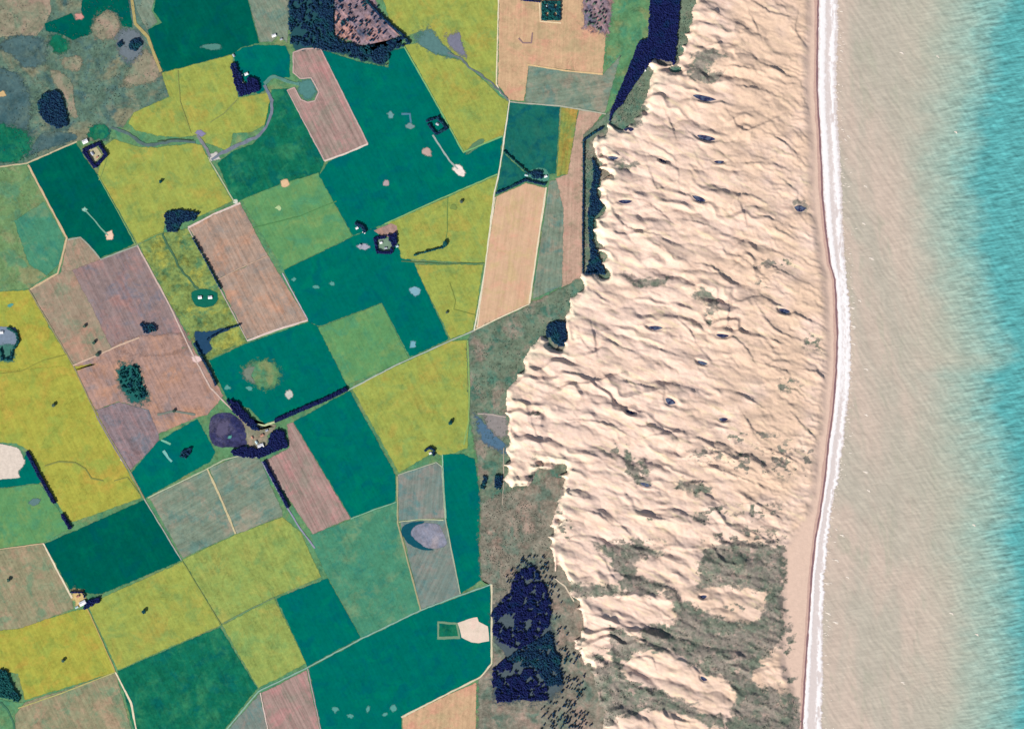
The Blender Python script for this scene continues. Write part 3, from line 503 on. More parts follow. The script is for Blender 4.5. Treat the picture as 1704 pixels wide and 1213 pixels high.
# tracks, hedges' margins and creeks
CR, PW, GW, LGc, TNc, DGn = (232, 218, 188), (222, 200, 190), (170, 186, 176), (128, 176, 132), (206, 182, 146), (84, 116, 78)
TRACKS = [
 ('long straight white road between yellow fields and peach field', [(848,168),(840,225),(830,290),(822,325),(808,440),(800,490),(789,550)], 2.2, (226,222,200)),
 ('cream road along the west side of the top peach field', [(832,0),(828,60),(826,140),(833,155),(848,168)], 2.0, CR),
 ('cream track along the east side of the long peach field', [(909,312),(893,420),(881,505)], 2.8, CR),
 ('cream track along the foot of the long peach field', [(789,550),(835,527),(881,506)], 1.8, CR),
 ('cream margin beside the long peach field and white road', [(824,328),(808,440),(794,545)], 1.6, CR),
 ('grey white road rising from the navy tree row to the white road', [(578,650),(660,607),(750,567),(789,550)], 2.0, (176,186,172)),
 ('pale track over the top of the tan pair of fields', [(313,379),(355,357),(400,338)], 2.8, PW),
 ('pale track down the west side of the tan pair of fields', [(313,380),(350,450),(411,566)], 1.8, (190,178,170)),
 ('pale track under the lower tan field', [(411,567),(460,549),(512,533)], 3.0, PW),
 ('pale margin on the east side of the lower tan field', [(470,455),(490,492),(512,532)], 1.6, (190,180,190)),
 ('pale track from the lilac gravel to the tan field corner', [(346,262),(364,292),(390,337)], 2.0, (180,186,150)),
 ('cream track at the picture edge above the dull green field', [(0,290),(45,272),(90,252),(128,236)], 2.4, (196,184,150)),
 ('tan track winding past the grey green rectangle', [(47,275),(80,338),(111,396),(103,430),(96,455),(50,482)], 3.2, TNc),
 ('grey brown track along the yellow fields to the dark green square', [(48,482),(85,545),(122,608),(160,690),(215,782),(240,830)], 2.2, (150,144,112)),
 ('pinkish track from the tadpole field to the farmyard', [(228,408),(282,508),(312,572),(326,600),(350,645),(380,676),(398,692)], 2.4, (206,184,172)),
 ('pale track beside the dark green square and greyish tan field', [(240,830),(302,932)], 1.8, (168,172,160)),
 ('pale track over the top of the greyish tan fields', [(246,828),(345,780),(372,765),(400,758),(430,761)], 2.2, (180,190,160)),
 ('cream track between the two greyish tan fields', [(345,780),(370,835),(392,888)], 3.2, (204,190,150)),
 ('cream track along the dark green square to the white roofed farm', [(72,904),(96,950),(120,995)], 2.8, CR),
 ('thin track over the top of the tan field with the bush', [(0,925),(72,904)], 1.6, TNc),
 ('thin tan line between yellow fields east of the white roofed farm', [(145,1012),(168,1062),(192,1118)], 1.8, (186,166,104)),
 ('cream track running off the bottom edge below yellow fields', [(192,1118),(218,1168),(243,1213)], 3.0, CR),
 ('thin pale line above the bottom tan field', [(30,1178),(110,1150),(192,1118)], 1.8, (184,180,116)),
 ('thin line between the two light yellow green fields', [(303,933),(368,1040)], 1.6, (136,150,82)),
 ('long pale road across the lower fields to the pink yard corner', [(302,1213),(430,1150),(512,1110),(600,1063),(700,1015),(760,992),(818,972)], 2.2, (140,176,160)),
 ('cream track beside the pinkish grey bottom field', [(433,1152),(464,1213)], 2.0, PW),
 ('lilac margin between the pinkish grey field and the big teal field', [(512,1112),(553,1213)], 1.8, (170,160,160)),
 ('cream road past the pink yard and down to the peach corner', [(818,972),(818,1040),(818,1104),(800,1126),(740,1156),(668,1193)], 2.8, (220,208,178)),
 ('pale green margin under the long teal field', [(583,863),(622,848),(660,835)], 2.0, (124,174,146)),
 ('tan margin along the grey fields with the oval pan', [(661,792),(662,870),(680,940),(700,1015)], 2.6, (168,164,128)),
 ('pale margin around the grey field top and east side', [(662,790),(726,769),(735,776),(740,860),(766,988)], 1.8, (168,178,154)),
 ('pale rim above the grey oval pan', [(664,868),(700,864),(738,865)], 1.6, (190,196,160)),
 ('lilac margin beside the navy hedge and olive grey field', [(436,768),(478,845),(500,880),(524,912)], 2.4, (150,150,172)),
 ('thin green hedge line across the yellow green fields', [(668,435),(740,439),(806,438)], 1.8, DGn),
 ('thin dark line down the upper yellow green field', [(745,328),(744,385),(740,412)], 1.4, (112,140,78)),
 ('thin dark line curving in the tapering yellow field', [(748,470),(758,500),(755,515),(790,524)], 1.4, (126,140,70)),
 ('ochre path beside the stepped dark green field', [(207,0),(225,40),(246,62),(258,95),(268,120)], 4.5, (176,162,108)),
 ('cream margin between peach field and the grey green field', [(878,108),(940,118),(1003,124)], 2.4, (224,192,144)),
 ('pale road under the grey green field', [(848,170),(932,177),(1008,190)], 2.2, (176,178,160)),
 ('pale margin between tadpole field and the large yellow field', [(163,292),(196,352),(226,407)], 1.4, (124,166,112)),
 ('pale margin under the tadpole field', [(229,409),(198,420),(168,432),(148,408),(134,395),(113,399)], 2.0, (160,170,156)),
 ('pale edge around the hooked pink field', [(540,268),(478,151),(490,146),(500,166),(512,171),(524,168),(531,154),(518,130),(499,131),(488,121),(488,88),(505,82),(533,81),(612,240)], 2.0, (196,170,164)),
 ('bright pale edge at the foot of the hooked pink field', [(540,268),(575,256),(612,240)], 2.6, (226,208,196)),
 ('pale green margin between the large teal and upper yellow green fields', [(640,373),(735,330),(828,290)], 1.8, (134,180,120)),
 ('pale green margin on the wedge field', [(673,79),(722,165),(771,254),(800,242),(836,227)], 2.2, (128,180,120)),
 ('short pale track from the walled grove to the white oval', [(720,225),(735,248),(748,268),(762,282)], 2.8, (160,176,170)),
 ('thin pale tail of the tadpole patch', [(142,350),(156,365),(168,380),(180,392)], 2.2, (120,170,150)),
 ('pale arc of mounds in the large teal field', [(668,190),(682,190),(684,205)], 3.6, (80,130,150)),
 ('pale margin between yellow field and lower purple ploughed strip', [(160,692),(190,745),(212,780)], 1.6, (140,132,140)),
 ('pale margin of the narrow teal field', [(736,756),(738,800),(742,862)], 1.6, (150,190,160)),
 ('pale green strip between ochre field and scrub belt', [(778,566),(781,640),(780,700),(772,740)], 2.4, (140,172,104)),
 ('pinkish margin between the tan pair', [(363,466),(400,446),(446,426)], 1.8, (186,160,140)),
 ('pale line on the north rim of the purple grey field', [(122,608),(165,590),(200,574),(232,562)], 2.4, (208,180,158)),
 ('fishhook track in the peach field', [(863,64),(870,72),(884,72),(886,55)], 2.4, (150,124,122)),
 ('white rim of the farm square in the peach field', [(898,4),(899,36),(934,39)], 2.2, (236,214,178)),
 ('dark dotted path across the lower yellow field', [(75,775),(98,768),(125,770),(142,780),(152,796),(172,800)], 2.6, (136,142,78)),
 ('thin dark path across the upper yellow field', [(0,632),(35,618),(72,600),(112,590)], 1.6, (150,152,72)),
 ('faint line by the lower bright yellow field', [(190,800),(212,794),(232,822)], 1.6, (140,146,84)),
 ('pale stripe of ground in the teal field with two mounds', [(268,732),(284,739)], 3.0, (120,186,160)),
 ('pale thick mound in the teal field by the tadpole pond', [(272,750),(280,762),(286,768)], 4.4, (124,190,180)),
 ('pale track curving from farm trees round the oval field', [(398,676),(408,692),(420,704),(440,708),(458,702)], 3.2, (196,206,160)),
 ('pale track through the scrub belt', [(795,688),(820,690),(842,694)], 2.0, (180,168,160)),
 ('light track through the stubbly scrubland', [(838,745),(838,800),(836,840)], 1.4, (176,164,146)),
 ('thin faint line down the western yellow green field', [(296,118),(300,170),(318,222)], 1.4, (140,148,84)),
 ('faint line across the western yellow green field', [(396,165),(372,190),(350,204)], 1.6, (136,146,88)),
 ('thin pale lines in the large yellow green field', [(165,300),(170,288),(178,262)], 1.6, (140,160,90)),
 ('thin green line crossing the mid green field', [(420,380),(500,360),(560,335)], 1.4, (88,140,88)),
 ('thin green line on the foot of the large yellow field', [(235,402),(255,392),(272,386)], 1.6, (140,154,84)),
 ('cream track at the foot of the dunes scrub strip', [(920,960),(940,975),(955,1000)], 2.2, (220,204,180)),
 ('thin grey line between the bottom light green fields', [(372,1036),(412,1015),(456,994)], 1.6, (116,140,104)),
 ('dark path in the pinkish tan field', [(262,690),(290,684),(325,690)], 3.4, (124,132,122)),
]
for lab, pts, w, col in TRACKS:
    strip('dirt_track', pts, w, plain('track_surface', col, .14), lab, 'track', 'tracks and margins between the fields')
CREEKS = [
 ('grey green creek crossing below the rough pasture', [(185,212),(215,224),(238,240),(262,240),(290,235),(325,237)], 4.6, (88,112,110)),
 ('dark thread of water in the grey green creek', [(262,236),(290,233),(322,233)], 1.8, (60,80,60)),
 ('lilac grey creek bed from the gravel up to the farm trees', [(352,266),(375,252),(400,240),(425,229),(440,216),(450,192),(452,168),(440,142)], 5.0, (118,128,142)),
 ('short lilac creek arm at the field track', [(328,226),(340,242),(350,262)], 4.4, (128,130,136)),
 ('grey creek running down to the white road junction', [(745,88),(766,98),(780,112),(802,126),(828,148),(846,168)], 3.2, (106,120,120)),
 ('dark green brook through the mottled meadow', [(270,388),(276,404),(290,428),(300,448),(318,468),(330,482)], 3.4, (70,110,80)),
 ('teal brook from the lilac creek to the hooked pink field', [(440,140),(455,128),(478,136),(498,140)], 5.0, (90,140,128)),
 ('thin dark brook in the corner meadow', [(0,1168),(12,1180),(22,1200),(24,1213)], 3.0, (50,110,80)),
]
for lab, pts, w, col in CREEKS:
    strip('creek', pts, w, plain('creek_water', col, .22, .5, .3, .03), lab, 'creek', smoothit=True, wob=1.2)

# ------------------------------------------------------------------ dunes
COAST = [(1364,-90),(1363,0),(1362,60),(1361,150),(1364,200),(1368,270),(1370,330),(1377,395),(1383,440),(1391,465),(1393,500),(1395,560),(1393,620),(1387,690),(1380,740),(1374,800),(1367,850),(1358,900),(1352,960),(1347,1040),(1342,1110),(1338,1180),(1336,1213),(1332,1303)]
SURF_E = [(1394,-90),(1393,0),(1392,60),(1390,150),(1391,180),(1395,240),(1399,300),(1402,400),(1407,455),(1413,520),(1414,600),(1409,680),(1401,740),(1393,800),(1383,840),(1376,900),(1370,960),(1368,1040),(1368,1100),(1366,1213),(1362,1303)]
def along(line, y):
    return np.interp(y, [p[1] for p in line], [p[0] for p in line])
DUNE_W = [(1162,-90),(1160,0),(1142,60),(1128,112),(1108,112),(1092,97),(1078,112),(1080,128),(1078,165),(1060,200),(1045,212),(1012,212),(988,238),(998,262),(1006,290),(994,322),(1006,346),(990,372),(992,402),(1006,435),(1010,456),(972,458),(968,488),(945,505),(942,560),(930,580),(900,560),(880,575),(866,600),(864,626),(846,650),(844,690),(850,735),(838,782),(846,812),(880,806),(900,776),(936,776),(934,830),(915,882),(917,915),(928,950),(958,996),(966,1040),(956,1078),(986,1112),(1004,1180),(1000,1303)]
DUNE = DUNE_W + [(1350,1303)] + [(x + 4, y) for x, y in COAST[::-1][1:]]
SCRUB = [
 [(980,901),(1015,908),(1060,900),(1082,911),(1102,917),(1055,933),(1055,956),(1080,964),(1112,971),(1080,990),(1040,984),(1032,956),(1015,931)],
 [(925,968),(950,970),(1025,973),(1034,984),(965,992),(940,985)],
 [(1165,926),(1180,907),(1220,901),(1304,908),(1302,1016),(1306,1036),(1300,1066),(1270,1098),(1250,1120),(1262,1140),(1290,1150),(1318,1150),(1332,1180),(1340,1213),(1345,1303),(1190,1303),(1208,1213),(1215,1181),(1222,1156),(1216,1134),(1190,1124),(1166,1118),(1128,1086),(1092,1078),(1060,1051),(1088,1034),(1122,1040),(1126,1016),(1108,986),(1142,1000),(1182,1020),(1230,1036),(1266,1031),(1274,986),(1240,976),(1185,974),(1160,978)],
 [(1020,1038),(1080,1073),(1094,1080),(1052,1083),(1030,1108),(1040,1126),(1066,1138),(1110,1152),(1150,1178),(1200,1190),(1206,1213),(1140,1186),(1080,1180),(1025,1192),(1002,1213),(955,1213),(952,1100),(985,1108),(1012,1098),(1016,1066)],
 [(1125,798),(1150,800),(1182,814),(1165,822),(1130,812)],
 [(838,800),(846,812),(880,806),(900,780),(936,776),(930,850),(838,850)],
 [(1150,95),(1172,82),(1198,86),(1208,96),(1180,110),(1172,135),(1180,120),(1205,120),(1200,134),(1170,140),(1150,128)],
 [(1150,495),(1168,478),(1180,484),(1196,505),(1190,515),(1172,500)],
 [(1036,452),(1062,466),(1110,462),(1108,474),(1070,478),(1046,470)],
 [(1038,748),(1048,752),(1054,776),(1068,796),(1084,800),(1082,806),(1062,806),(1046,786),(1036,765)],
 [(1062,768),(1076,762),(1080,776),(1074,792),(1064,784)],
 [(1320,336),(1342,336),(1340,348),(1324,352)],
 [(1020,262),(1040,270),(1062,276),(1060,282),(1034,280),(1020,272)],
 [(1055,195),(1070,170),(1078,178),(1060,212),(1045,214)],
 [(1150,860),(1176,858),(1176,872),(1156,868)],
]
FAINT = [(1180,756,40,14),(1300,760,34,40),(1250,770,50,24),(1345,760,14,40),(1310,640,26,14),(1290,440,40,14),(1275,470,18,12),(1350,575,20,20),(1180,520,10,30),(1030,745,20,12),(890,790,26,14),(1240,898,70,26),(1310,1060,16,40),(1190,850,40,14),(1270,850,50,16),(1090,985,40,12),(1000,990,40,10),(1150,1060,40,20),(966,1060,12,40),(1010,1090,30,20),(905,770,30,16),(1120,1170,60,12),(1060,905,60,14),(940,880,16,24),(1230,1010,40,8),(1310,1130,20,20),(1250,730,60,14),(1080,860,30,6),(890,700,14,24)]
A2 = lambda L: [(800 + x / 2, y / 2) for x, y in L]
B2 = lambda L: [(800 + x / 2, 606 + y / 2) for x, y in L]
RA = [[(690,315),(740,335),(800,345)],[(700,445),(740,470),(800,475)],[(830,390),(850,420),(875,440),(930,420),(970,400)],[(560,480),(600,500),(640,530)],[(585,530),(625,550)],[(770,540),(810,550)],
 [(870,545),(940,548)],[(960,450),(1010,480),(1050,520)],[(430,500),(470,530),(520,555)],[(560,570),(580,630),(600,630)],[(400,620),(430,680),(470,675),(520,668)],[(430,690),(460,740),(520,775),(580,785),(610,800)],
 [(570,690),(620,730)],[(680,735),(740,750),(790,770)],[(700,655),(745,680)],[(840,670),(860,652),(900,655),(950,680)],[(860,680),(880,740)],[(730,880),(760,890),(800,910)],[(780,900),(820,940),(860,950)],
 [(370,970),(400,995),(430,1010)],[(460,915),(500,935),(560,950),(620,945)],[(720,960),(760,1010),(780,1040)],[(870,1000),(930,990),(990,1020),(1050,1050),(1120,1080),(1160,1110)],[(920,1020),(950,1070),(1000,1110),(1080,1140)],
 [(540,1085),(590,1095),(620,1095)],[(780,1115),(830,1120),(870,1150),(900,1190)],[(330,1130),(350,1150)],[(370,1100),(380,1150)],[(410,1125),(450,1150),(510,1175)],[(590,1165),(640,1180)],
 [(960,1130),(1010,1150)],[(660,1070),(690,1100),(710,1130)],[(820,1020),(815,1080)],[(820,850),(880,860)],[(880,870),(940,920)],[(940,870),(990,900),(1030,920)],[(855,85),(905,110)],[(770,40),(790,50)],
 [(890,0),(960,45),(1000,55)],[(900,60),(920,110)],[(1050,60),(1045,110),(1090,165)],[(960,225),(1010,250)],[(830,225),(900,235)],[(940,300),(970,320),(1000,330)],[(860,290),(920,300)],[(650,250),(690,240)],
 [(1000,600),(1050,640)],[(930,720),(990,740)],[(620,390),(640,440)],[(550,800),(600,830)],[(650,560),(655,600)],[(970,760),(1030,790)],[(1080,350),(1100,400)],[(740,160),(800,150),(850,160)]]
RB = [[(270,75),(330,65),(370,60),(450,35)],[(490,60),(540,75),(580,80)],[(400,130),(460,140),(490,165),(540,160),(600,210)],[(310,185),(380,190),(440,210),(480,230)],[(560,240),(620,230),(660,225)],[(608,95),(612,130),(650,147)],
 [(150,130),(155,160)],[(175,210),(185,250),(200,270)],[(140,240),(165,240)],[(785,183),(825,190)],[(880,180),(900,215)],[(1040,170),(1060,195),(1110,245)],[(940,0),(1010,25)],[(1080,20),(1120,30),(1145,55)],[(330,290),(390,310)],
 [(500,485),(560,505),(640,525)],[(660,500),(700,495),(750,525)],[(330,480),(390,500),(420,520)],[(460,530),(500,570)],[(640,395),(740,430),(790,460)],[(720,320),(790,350),(880,385),(920,400)],[(730,250),(800,290),(870,330)],
 [(860,430),(960,490),(1000,520)],[(900,560),(980,600)],[(360,830),(430,850),(520,890)],[(400,640),(430,690)],[(450,860),(540,920),(590,945)],[(500,980),(560,970),(575,990)],[(700,1000),(740,1040)],[(600,730),(640,790)],
 [(280,400),(290,430),(330,440)],[(100,350),(140,400),(170,400)],[(180,60),(220,70)],[(860,100),(930,140)],[(950,280),(1040,320)],[(640,300),(720,330)],[(820,540),(900,580)],[(540,400),(600,420)],[(540,1130),(620,1150),(640,1180)],[(600,820),(650,860)]]
RIDGES = [A2(r) for r in RA] + [B2(r) for r in RB]
PONDS = [(1170,165,24,6,-12,'uppermost long dune pond, just below the scrubby sand near the navy forest'),(1174,231,20,6,-12,'dark dune pond below the uppermost long one'),(1196,271,11,3.4,0,'thin dark pool in a small hollow between two larger dune ponds'),
 (1102,269,9,3.4,-25,'small dark pool west of the thin one'),(1162,332,14,5.5,-20,'dark blue pond in mid dunes above the branching ridge'),(1040,337,14,4.5,0,'grey pond close to the navy tree strip'),(1331,348,12,7,-8,'grey oval pond nearest the beach'),
 (1305,518,12,5,-14,'blue pond at the head of the big sand bowl near the beach'),(1090,546,14,4.5,-4,'blue pond left of its twin in the middle dunes'),(1201,559,13,4.5,-6,'blue pond right of its twin in the middle dunes'),(1168,604,11,4,-16,'small blue pond under the pair of middle ponds'),
 (1114,668,11,7,-24,'crescent pond in a deep curled hollow'),(1048,686,10,4,-18,'dark sliver of water on the long ridge west of the curled hollow'),(1203,698,9,4,0,'small purple pool east of the curled hollow'),(1074,806,12,4,-14,'pond at the foot of the green crescent thicket'),
 (1170,1128,8,4,-30,'tiny blue pool in the southern sand tongue'),(1046,217,11,4.5,0,'grey pond by the tip of the navy forest'),(1020,264,11,4,-6,'grey green pool in the lobe below the forest tip'),(1170,992,7,4,0,'tiny blue pool in the southern scrub')]
st = 1.45
xs = np.arange(826, 1402, st); ys = np.arange(-88, 1302, st)
PX, PY = np.meshgrid(xs, ys)
wx = PX + 3.0 * fbm(PX / 15, PY / 15, 11, 2); wy = PY + 3.0 * fbm(PX / 13, PY / 13, 17, 3)
D = sdist(wx, wy, DUNE)
D = D + smooth(1190, 1120, PX) * (4.5 - 15 * np.abs(vnoise(PX / 24, PY / 17, 401)) + .9 * fbm(PX / 5, PY / 5, 405, 2))
coastx = along(COAST, PY)
east = smooth(1180, 1330, PX)
sw = np.zeros_like(PX)
for p in SCRUB:
    x0, x1 = min(q[0] for q in p) - 14, max(q[0] for q in p) + 14; y0, y1 = min(q[1] for q in p) - 14, max(q[1] for q in p) + 14
    i0, i1 = max(0, int((y0 - ys[0]) / st)), int((y1 - ys[0]) / st) + 1; j0, j1 = max(0, int((x0 - xs[0]) / st)), int((x1 - xs[0]) / st) + 1
    sl_ = (slice(i0, i1), slice(j0, j1))
    qx = wx[sl_] + 11 * fbm(PX[sl_] / 11, PY[sl_] / 7, 23, 4); qy = wy[sl_] + 8 * fbm(PX[sl_] / 11, PY[sl_] / 7, 29, 4)
    sw[sl_] = np.maximum(sw[sl_], smooth(-9, 5, sdist(qx, qy, p)))
n1 = fbm(PX / 9, PY / 6, 41, 4)
for cx, cy, rx, ry in FAINT:
    g = np.exp(-(((PX - cx) / rx) ** 2 + ((PY - cy) / ry) ** 2)); sw = np.maximum(sw, np.clip(g * 1.3 * smooth(-.12, .28, n1) * .9, 0, 1))
sw = np.maximum(sw, np.clip(smooth(1180, 1140, PX) * smooth(7, -2, D) * smooth(-.35, .35, fbm(PX / 5, PY / 4, 47, 3)) * .75, 0, 1))
sandy = 1 - sw
# broad swells, then wind ridges: gentle back to the south-west, steep face to the north-east
h = 8 + 9 * fbm(PX / 60, PY / 34, 51, 3)
def trains(ang, lam, amp, seed, sharp, warp=1.0, cover=0.0):
    t = math.radians(ang)
    u = -PX * math.sin(t) + PY * math.cos(t)      # across the crests, growing down the survey
    v = PX * math.cos(t) + PY * math.sin(t)
    ph = u / lam + warp * (.9 * fbm(PX / (lam * 2.4), PY / (lam * 2.0), seed, 2) + .45 * fbm(PX / (lam * .8), PY / (lam * .8), seed + 3, 2))
    f = ph - np.floor(ph)                           # 0 at the crest on its upper side .. 1
    prof = np.where(f < 1 - sharp, 1 - f / (1 - sharp), (f - (1 - sharp)) / sharp)   # crest at f = 0/1, steep just above it
    prof = prof ** 1.25
    gate = smooth(cover - .25, cover + .35, fbm(v / (lam * 2.2), u / (lam * 1.0), seed + 9, 3))
    return amp * prof * gate
west = 1 - east
def lobes(lu, lv, ang, seed, H_):
    # overlapping rounded mounds, long back to the south-west and short front to the north-east
    t = math.radians(ang); cx, cy = 1100.0, 600.0
    wxx = PX + 9 * fbm(PX / 30, PY / 30, seed, 3); wyy = PY + 7 * fbm(PX / 26, PY / 26, seed + 2, 3)
    U_ = ((wxx - cx) * math.cos(t) + (wyy - cy) * math.sin(t)) / lu; V_ = (-(wxx - cx) * math.sin(t) + (wyy - cy) * math.cos(t)) / lv
    iu, iv = np.floor(U_).astype(int), np.floor(V_).astype(int); best = np.zeros_like(PX)
    for a_ in (-1, 0, 1):
        for b_ in (-1, 0, 1, 2):
            ku, kv = iu + a_, iv + b_
            r1 = _val[_perm[(_perm[(ku + seed) & 4095] + kv * 3) & 4095]]; r2 = _val[_perm[(_perm[(ku * 5 + seed + 9) & 4095] + kv * 7) & 4095]]; r3 = _val[_perm[(_perm[(ku * 3 + seed + 77) & 4095] + kv * 11) & 4095]]
            du = U_ - (ku + .5 + .45 * r1); dv = V_ - (kv + .5 + .4 * r2)
            m = 1 - (du / .85) ** 2 - np.where(dv < 0, (dv / .42) ** 2, (dv / 1.05) ** 2)
            best = np.maximum(best, np.clip(m, 0, 1) ** .8 * (.65 + .35 * r3))
    return H_ * best
h += (1 - .78 * east) * lobes(66, 33, 15, 501, 26)
h += (1 - .35 * east) * lobes(34, 17, 24, 533, 8)
h += (1 - .75 * east) * trains(16, 36, 16, 61, .32, 1.2, .0)
h += (1 - .3 * east) * trains(24, 19, 3.6, 71, .30, 1.0, .1)
h += east * trains(31, 11, 3.8, 81, .34, .8, -.1)
h += trains(20, 7, .8, 91, .3, 1.0, -.1)
h += 1.2 * fbm(PX / 5, PY / 5, 101, 3) * (1 + 1.5 * sw)
for k, r in enumerate(RIDGES):
    r = curve(r, 4)
    x0, x1 = min(q[0] for q in r) - 60, max(q[0] for q in r) + 60; y0, y1 = min(q[1] for q in r) - 60, max(q[1] for q in r) + 60
    i0, i1 = max(0, int((y0 - ys[0]) / st)), int((y1 - ys[0]) / st) + 1; j0, j1 = max(0, int((x0 - xs[0]) / st)), int((x1 - xs[0]) / st) + 1
    sl_ = (slice(i0, i1), slice(j0, j1)); X, Y = PX[sl_] + 1.6 * fbm(PX[sl_] / 6, PY[sl_] / 6, 5, 2), PY[sl_] + 1.6 * fbm(PX[sl_] / 6, PY[sl_] / 6, 6, 2)
    best = np.full(X.shape, 1e9); sgn = np.zeros_like(X); tt = np.zeros_like(X); n = len(r)
    for i in range(n - 1):
        (ax, ay), (bx, by) = r[i], r[i + 1]; dx, dy = bx - ax, by - ay; L = math.hypot(dx, dy) + 1e-9
        t0 = ((X - ax) * dx + (Y - ay) * dy) / L / L
        t = np.clip(t0, 0, 1); d = np.hypot(X - ax - t * dx, Y - ay - t * dy)
        cr = ((X - ax) * dy - (Y - ay) * dx) / L          # positive on the upper/right side of a line drawn left to right
        m = d < best; best = np.where(m, d, best); sgn = np.where(m, cr, sgn); tt = np.where(m, (i + t) / (n - 1), tt)
    lee = np.where(sgn > 0, 1.0, 0.0)
    Hh = .85 * (7.5 + 4.5 * ((k * 37) % 10) / 10) * 1.15 * (.35 + .65 * np.sin(np.pi * np.clip(tt, .03, .97)) ** .6)
    wide = 2.9
    prof = np.where(sgn > 0, np.clip(1 - best / wide, 0, 1), np.exp(-(best / 15.0) ** 1.15))
    # beyond a crest's ends nothing stands
    h[sl_] += Hh * prof * sandy[sl_]
PONDS = [(a, b, c * .9, d * .85, e_, l) for a, b, c, d, e_, l in PONDS]
for cx, cy, rx, ry, ang, lab in PONDS:
    t = math.radians(ang); dx, dy = PX - cx, PY - cy
    u = (dx * math.cos(t) - dy * math.sin(t)) / rx; v = (dx * math.sin(t) + dy * math.cos(t)) / ry
    q = np.hypot(u * .95, v + .35 * u * u)
    w_ = smooth(1.55, .95, q)
    rim = 7.0 * np.exp(-((v - 1.75) / .55) ** 2) * smooth(1.5, .5, np.abs(u))
    fl = max(1.4, float(np.percentile(h[(q < 2.6)], 25)) - 2.5)
    h = h * (1 - w_) + fl * w_ + .5 * rim * (1 - w_)
bowl = np.exp(-(((PX - 1325) / 34) ** 2 + ((PY - 545) / 24) ** 2))
h -= 5 * bowl
beach = smooth(27, 9, coastx - PX - 3 * fbm(PY / 40, PY / 40 + 3, 3, 2) + np.interp(PY, [-90, 850, 920, 1100, 1150, 1303], [2, 2, 34, 24, 4, 2]) * -1)
h = h * (1 - beach) + beach * (1.2 + 2.2 * smooth(0, 40, coastx - PX) + .25 * fbm(PX / 6, PY / 30, 9, 3))
h *= smooth(-1.0, 9, D) * .75 + .25 * smooth(-1, 2, D)
h = np.maximum(h, 0.05) + 1.4 * smooth(0, 5, D) * (1 - beach)
h += sw * 1.2 * np.abs(fbm(PX / 2.4, PY / 2.4, 131, 2))
edge = smooth(10, 0, coastx - PX)
h = h * (1 - edge) + edge * (.9 - 1.2 * smooth(4, 0, coastx - PX))
ok = (D > -1.2) & (PX < coastx + 3.2)
ny_, nx_ = PX.shape
idx = np.arange(ny_ * nx_).reshape(ny_, nx_)
fok = ok[:-1, :-1] & ok[1:, :-1] & ok[:-1, 1:] & ok[1:, 1:]
Fq = np.stack([idx[1:, :-1], idx[1:, 1:], idx[:-1, 1:], idx[:-1, :-1]], -1)[fok]
used = np.unique(Fq); remap = -np.ones(ny_ * nx_, np.int64); remap[used] = np.arange(len(used))
V = np.stack([gx(PX).ravel(), gy(PY).ravel(), (h + .3).ravel()], 1)[used]
HGT = h + .3
def ground_z(x, y):
    i = int(round((y - ys[0]) / st)); j = int(round((x - xs[0]) / st))
    if 0 <= i < ny_ and 0 <= j < nx_ and ok[i, j]: return float(HGT[i, j])
    return 0.8
s = NT('dune_sand', 1.0, .05)
cover, coast_a, wet = s.attr('scrub'), s.attr('coast'), s.attr('wet')
c = s.mix(s.rng(s.noise(.006, detail=4, rough=.6, dist=.4), .45, .65), lin((236, 208, 191)), lin((232, 203, 183)))
c = s.mix(s.rng(s.noise(.011, detail=4, rough=.6), .55, .72, 0, .8), c, lin((239, 217, 190)))
c = s.mix(s.rng(s.noise((.005, .03, 0), math.radians(25), detail=4, rough=.7), .5, .68, 0, .75), c, lin((216, 184, 166)))
c = s.mix(s.rng(s.noise((.005, .026, 0), math.radians(28), detail=4, rough=.7), .52, .68, 0, .8), c, lin((242, 221, 184)))
c = s.mix(s.math('MULTIPLY', coast_a, .8), c, lin((224, 194, 168)))
c = s.mix(s.attr('rim'), c, lin((250, 232, 204)))  # sunlit west edge of the dune lobes, painted into the sand colour
c = s.mix(wet, c, lin((228, 199, 180)))
c = s.scale(c, s.rng(s.noise(.03, detail=5, rough=.75), .25, .75, .94, 1.06))
g = s.mix(s.rng(s.noise(.009, detail=5, rough=.7), .42, .62), lin((144, 136, 126)), lin((110, 121, 106)))
g = s.mix(s.rng(s.noise(.012, detail=4, rough=.7), .55, .68, 0, .8), g, lin((190, 164, 152)))
g = s.scale(g, s.rng(s.noise(.06, detail=4, rough=.8), .25, .75, .75, 1.25))
# the plants thin out in ragged clumps toward open sand
k = s.math('ADD', s.math('MULTIPLY', cover, .9), s.math('ADD', s.rng(s.noise(.03, detail=5, rough=.8), .2, .8, -.5, .5, False), s.rng(s.noise((.006, .03, 0), math.radians(24), detail=3, rough=.7), .3, .7, -.2, .12, False)))
c = s.mix(s.rng(k, .22, .82), c, g)
s.out(c, s.noise(.05, math.radians(20), detail=4), .5, 2.0)
dune = np_mesh('sand_dunes', V, remap[Fq], s.m, smooth=True,
    attrs={'scrub': sw.ravel()[used], 'rim': (smooth(30, 2, D) * smooth(1150, 1080, PX) * smooth(-.4, .3, fbm(PX / 14, PY / 10, 78, 3)) * .8).ravel()[used], 'coast': (smooth(330, 90, coastx - PX) * (1 - beach) * smooth(-.3, .5, fbm(PX / 50, PY / 50, 77, 3) + .3)).ravel()[used], 'wet': beach.ravel()[used]},
    label='pale wind ridged sand dunes with scrub in the hollows beside the beach', cat='sand dunes', kind='structure')

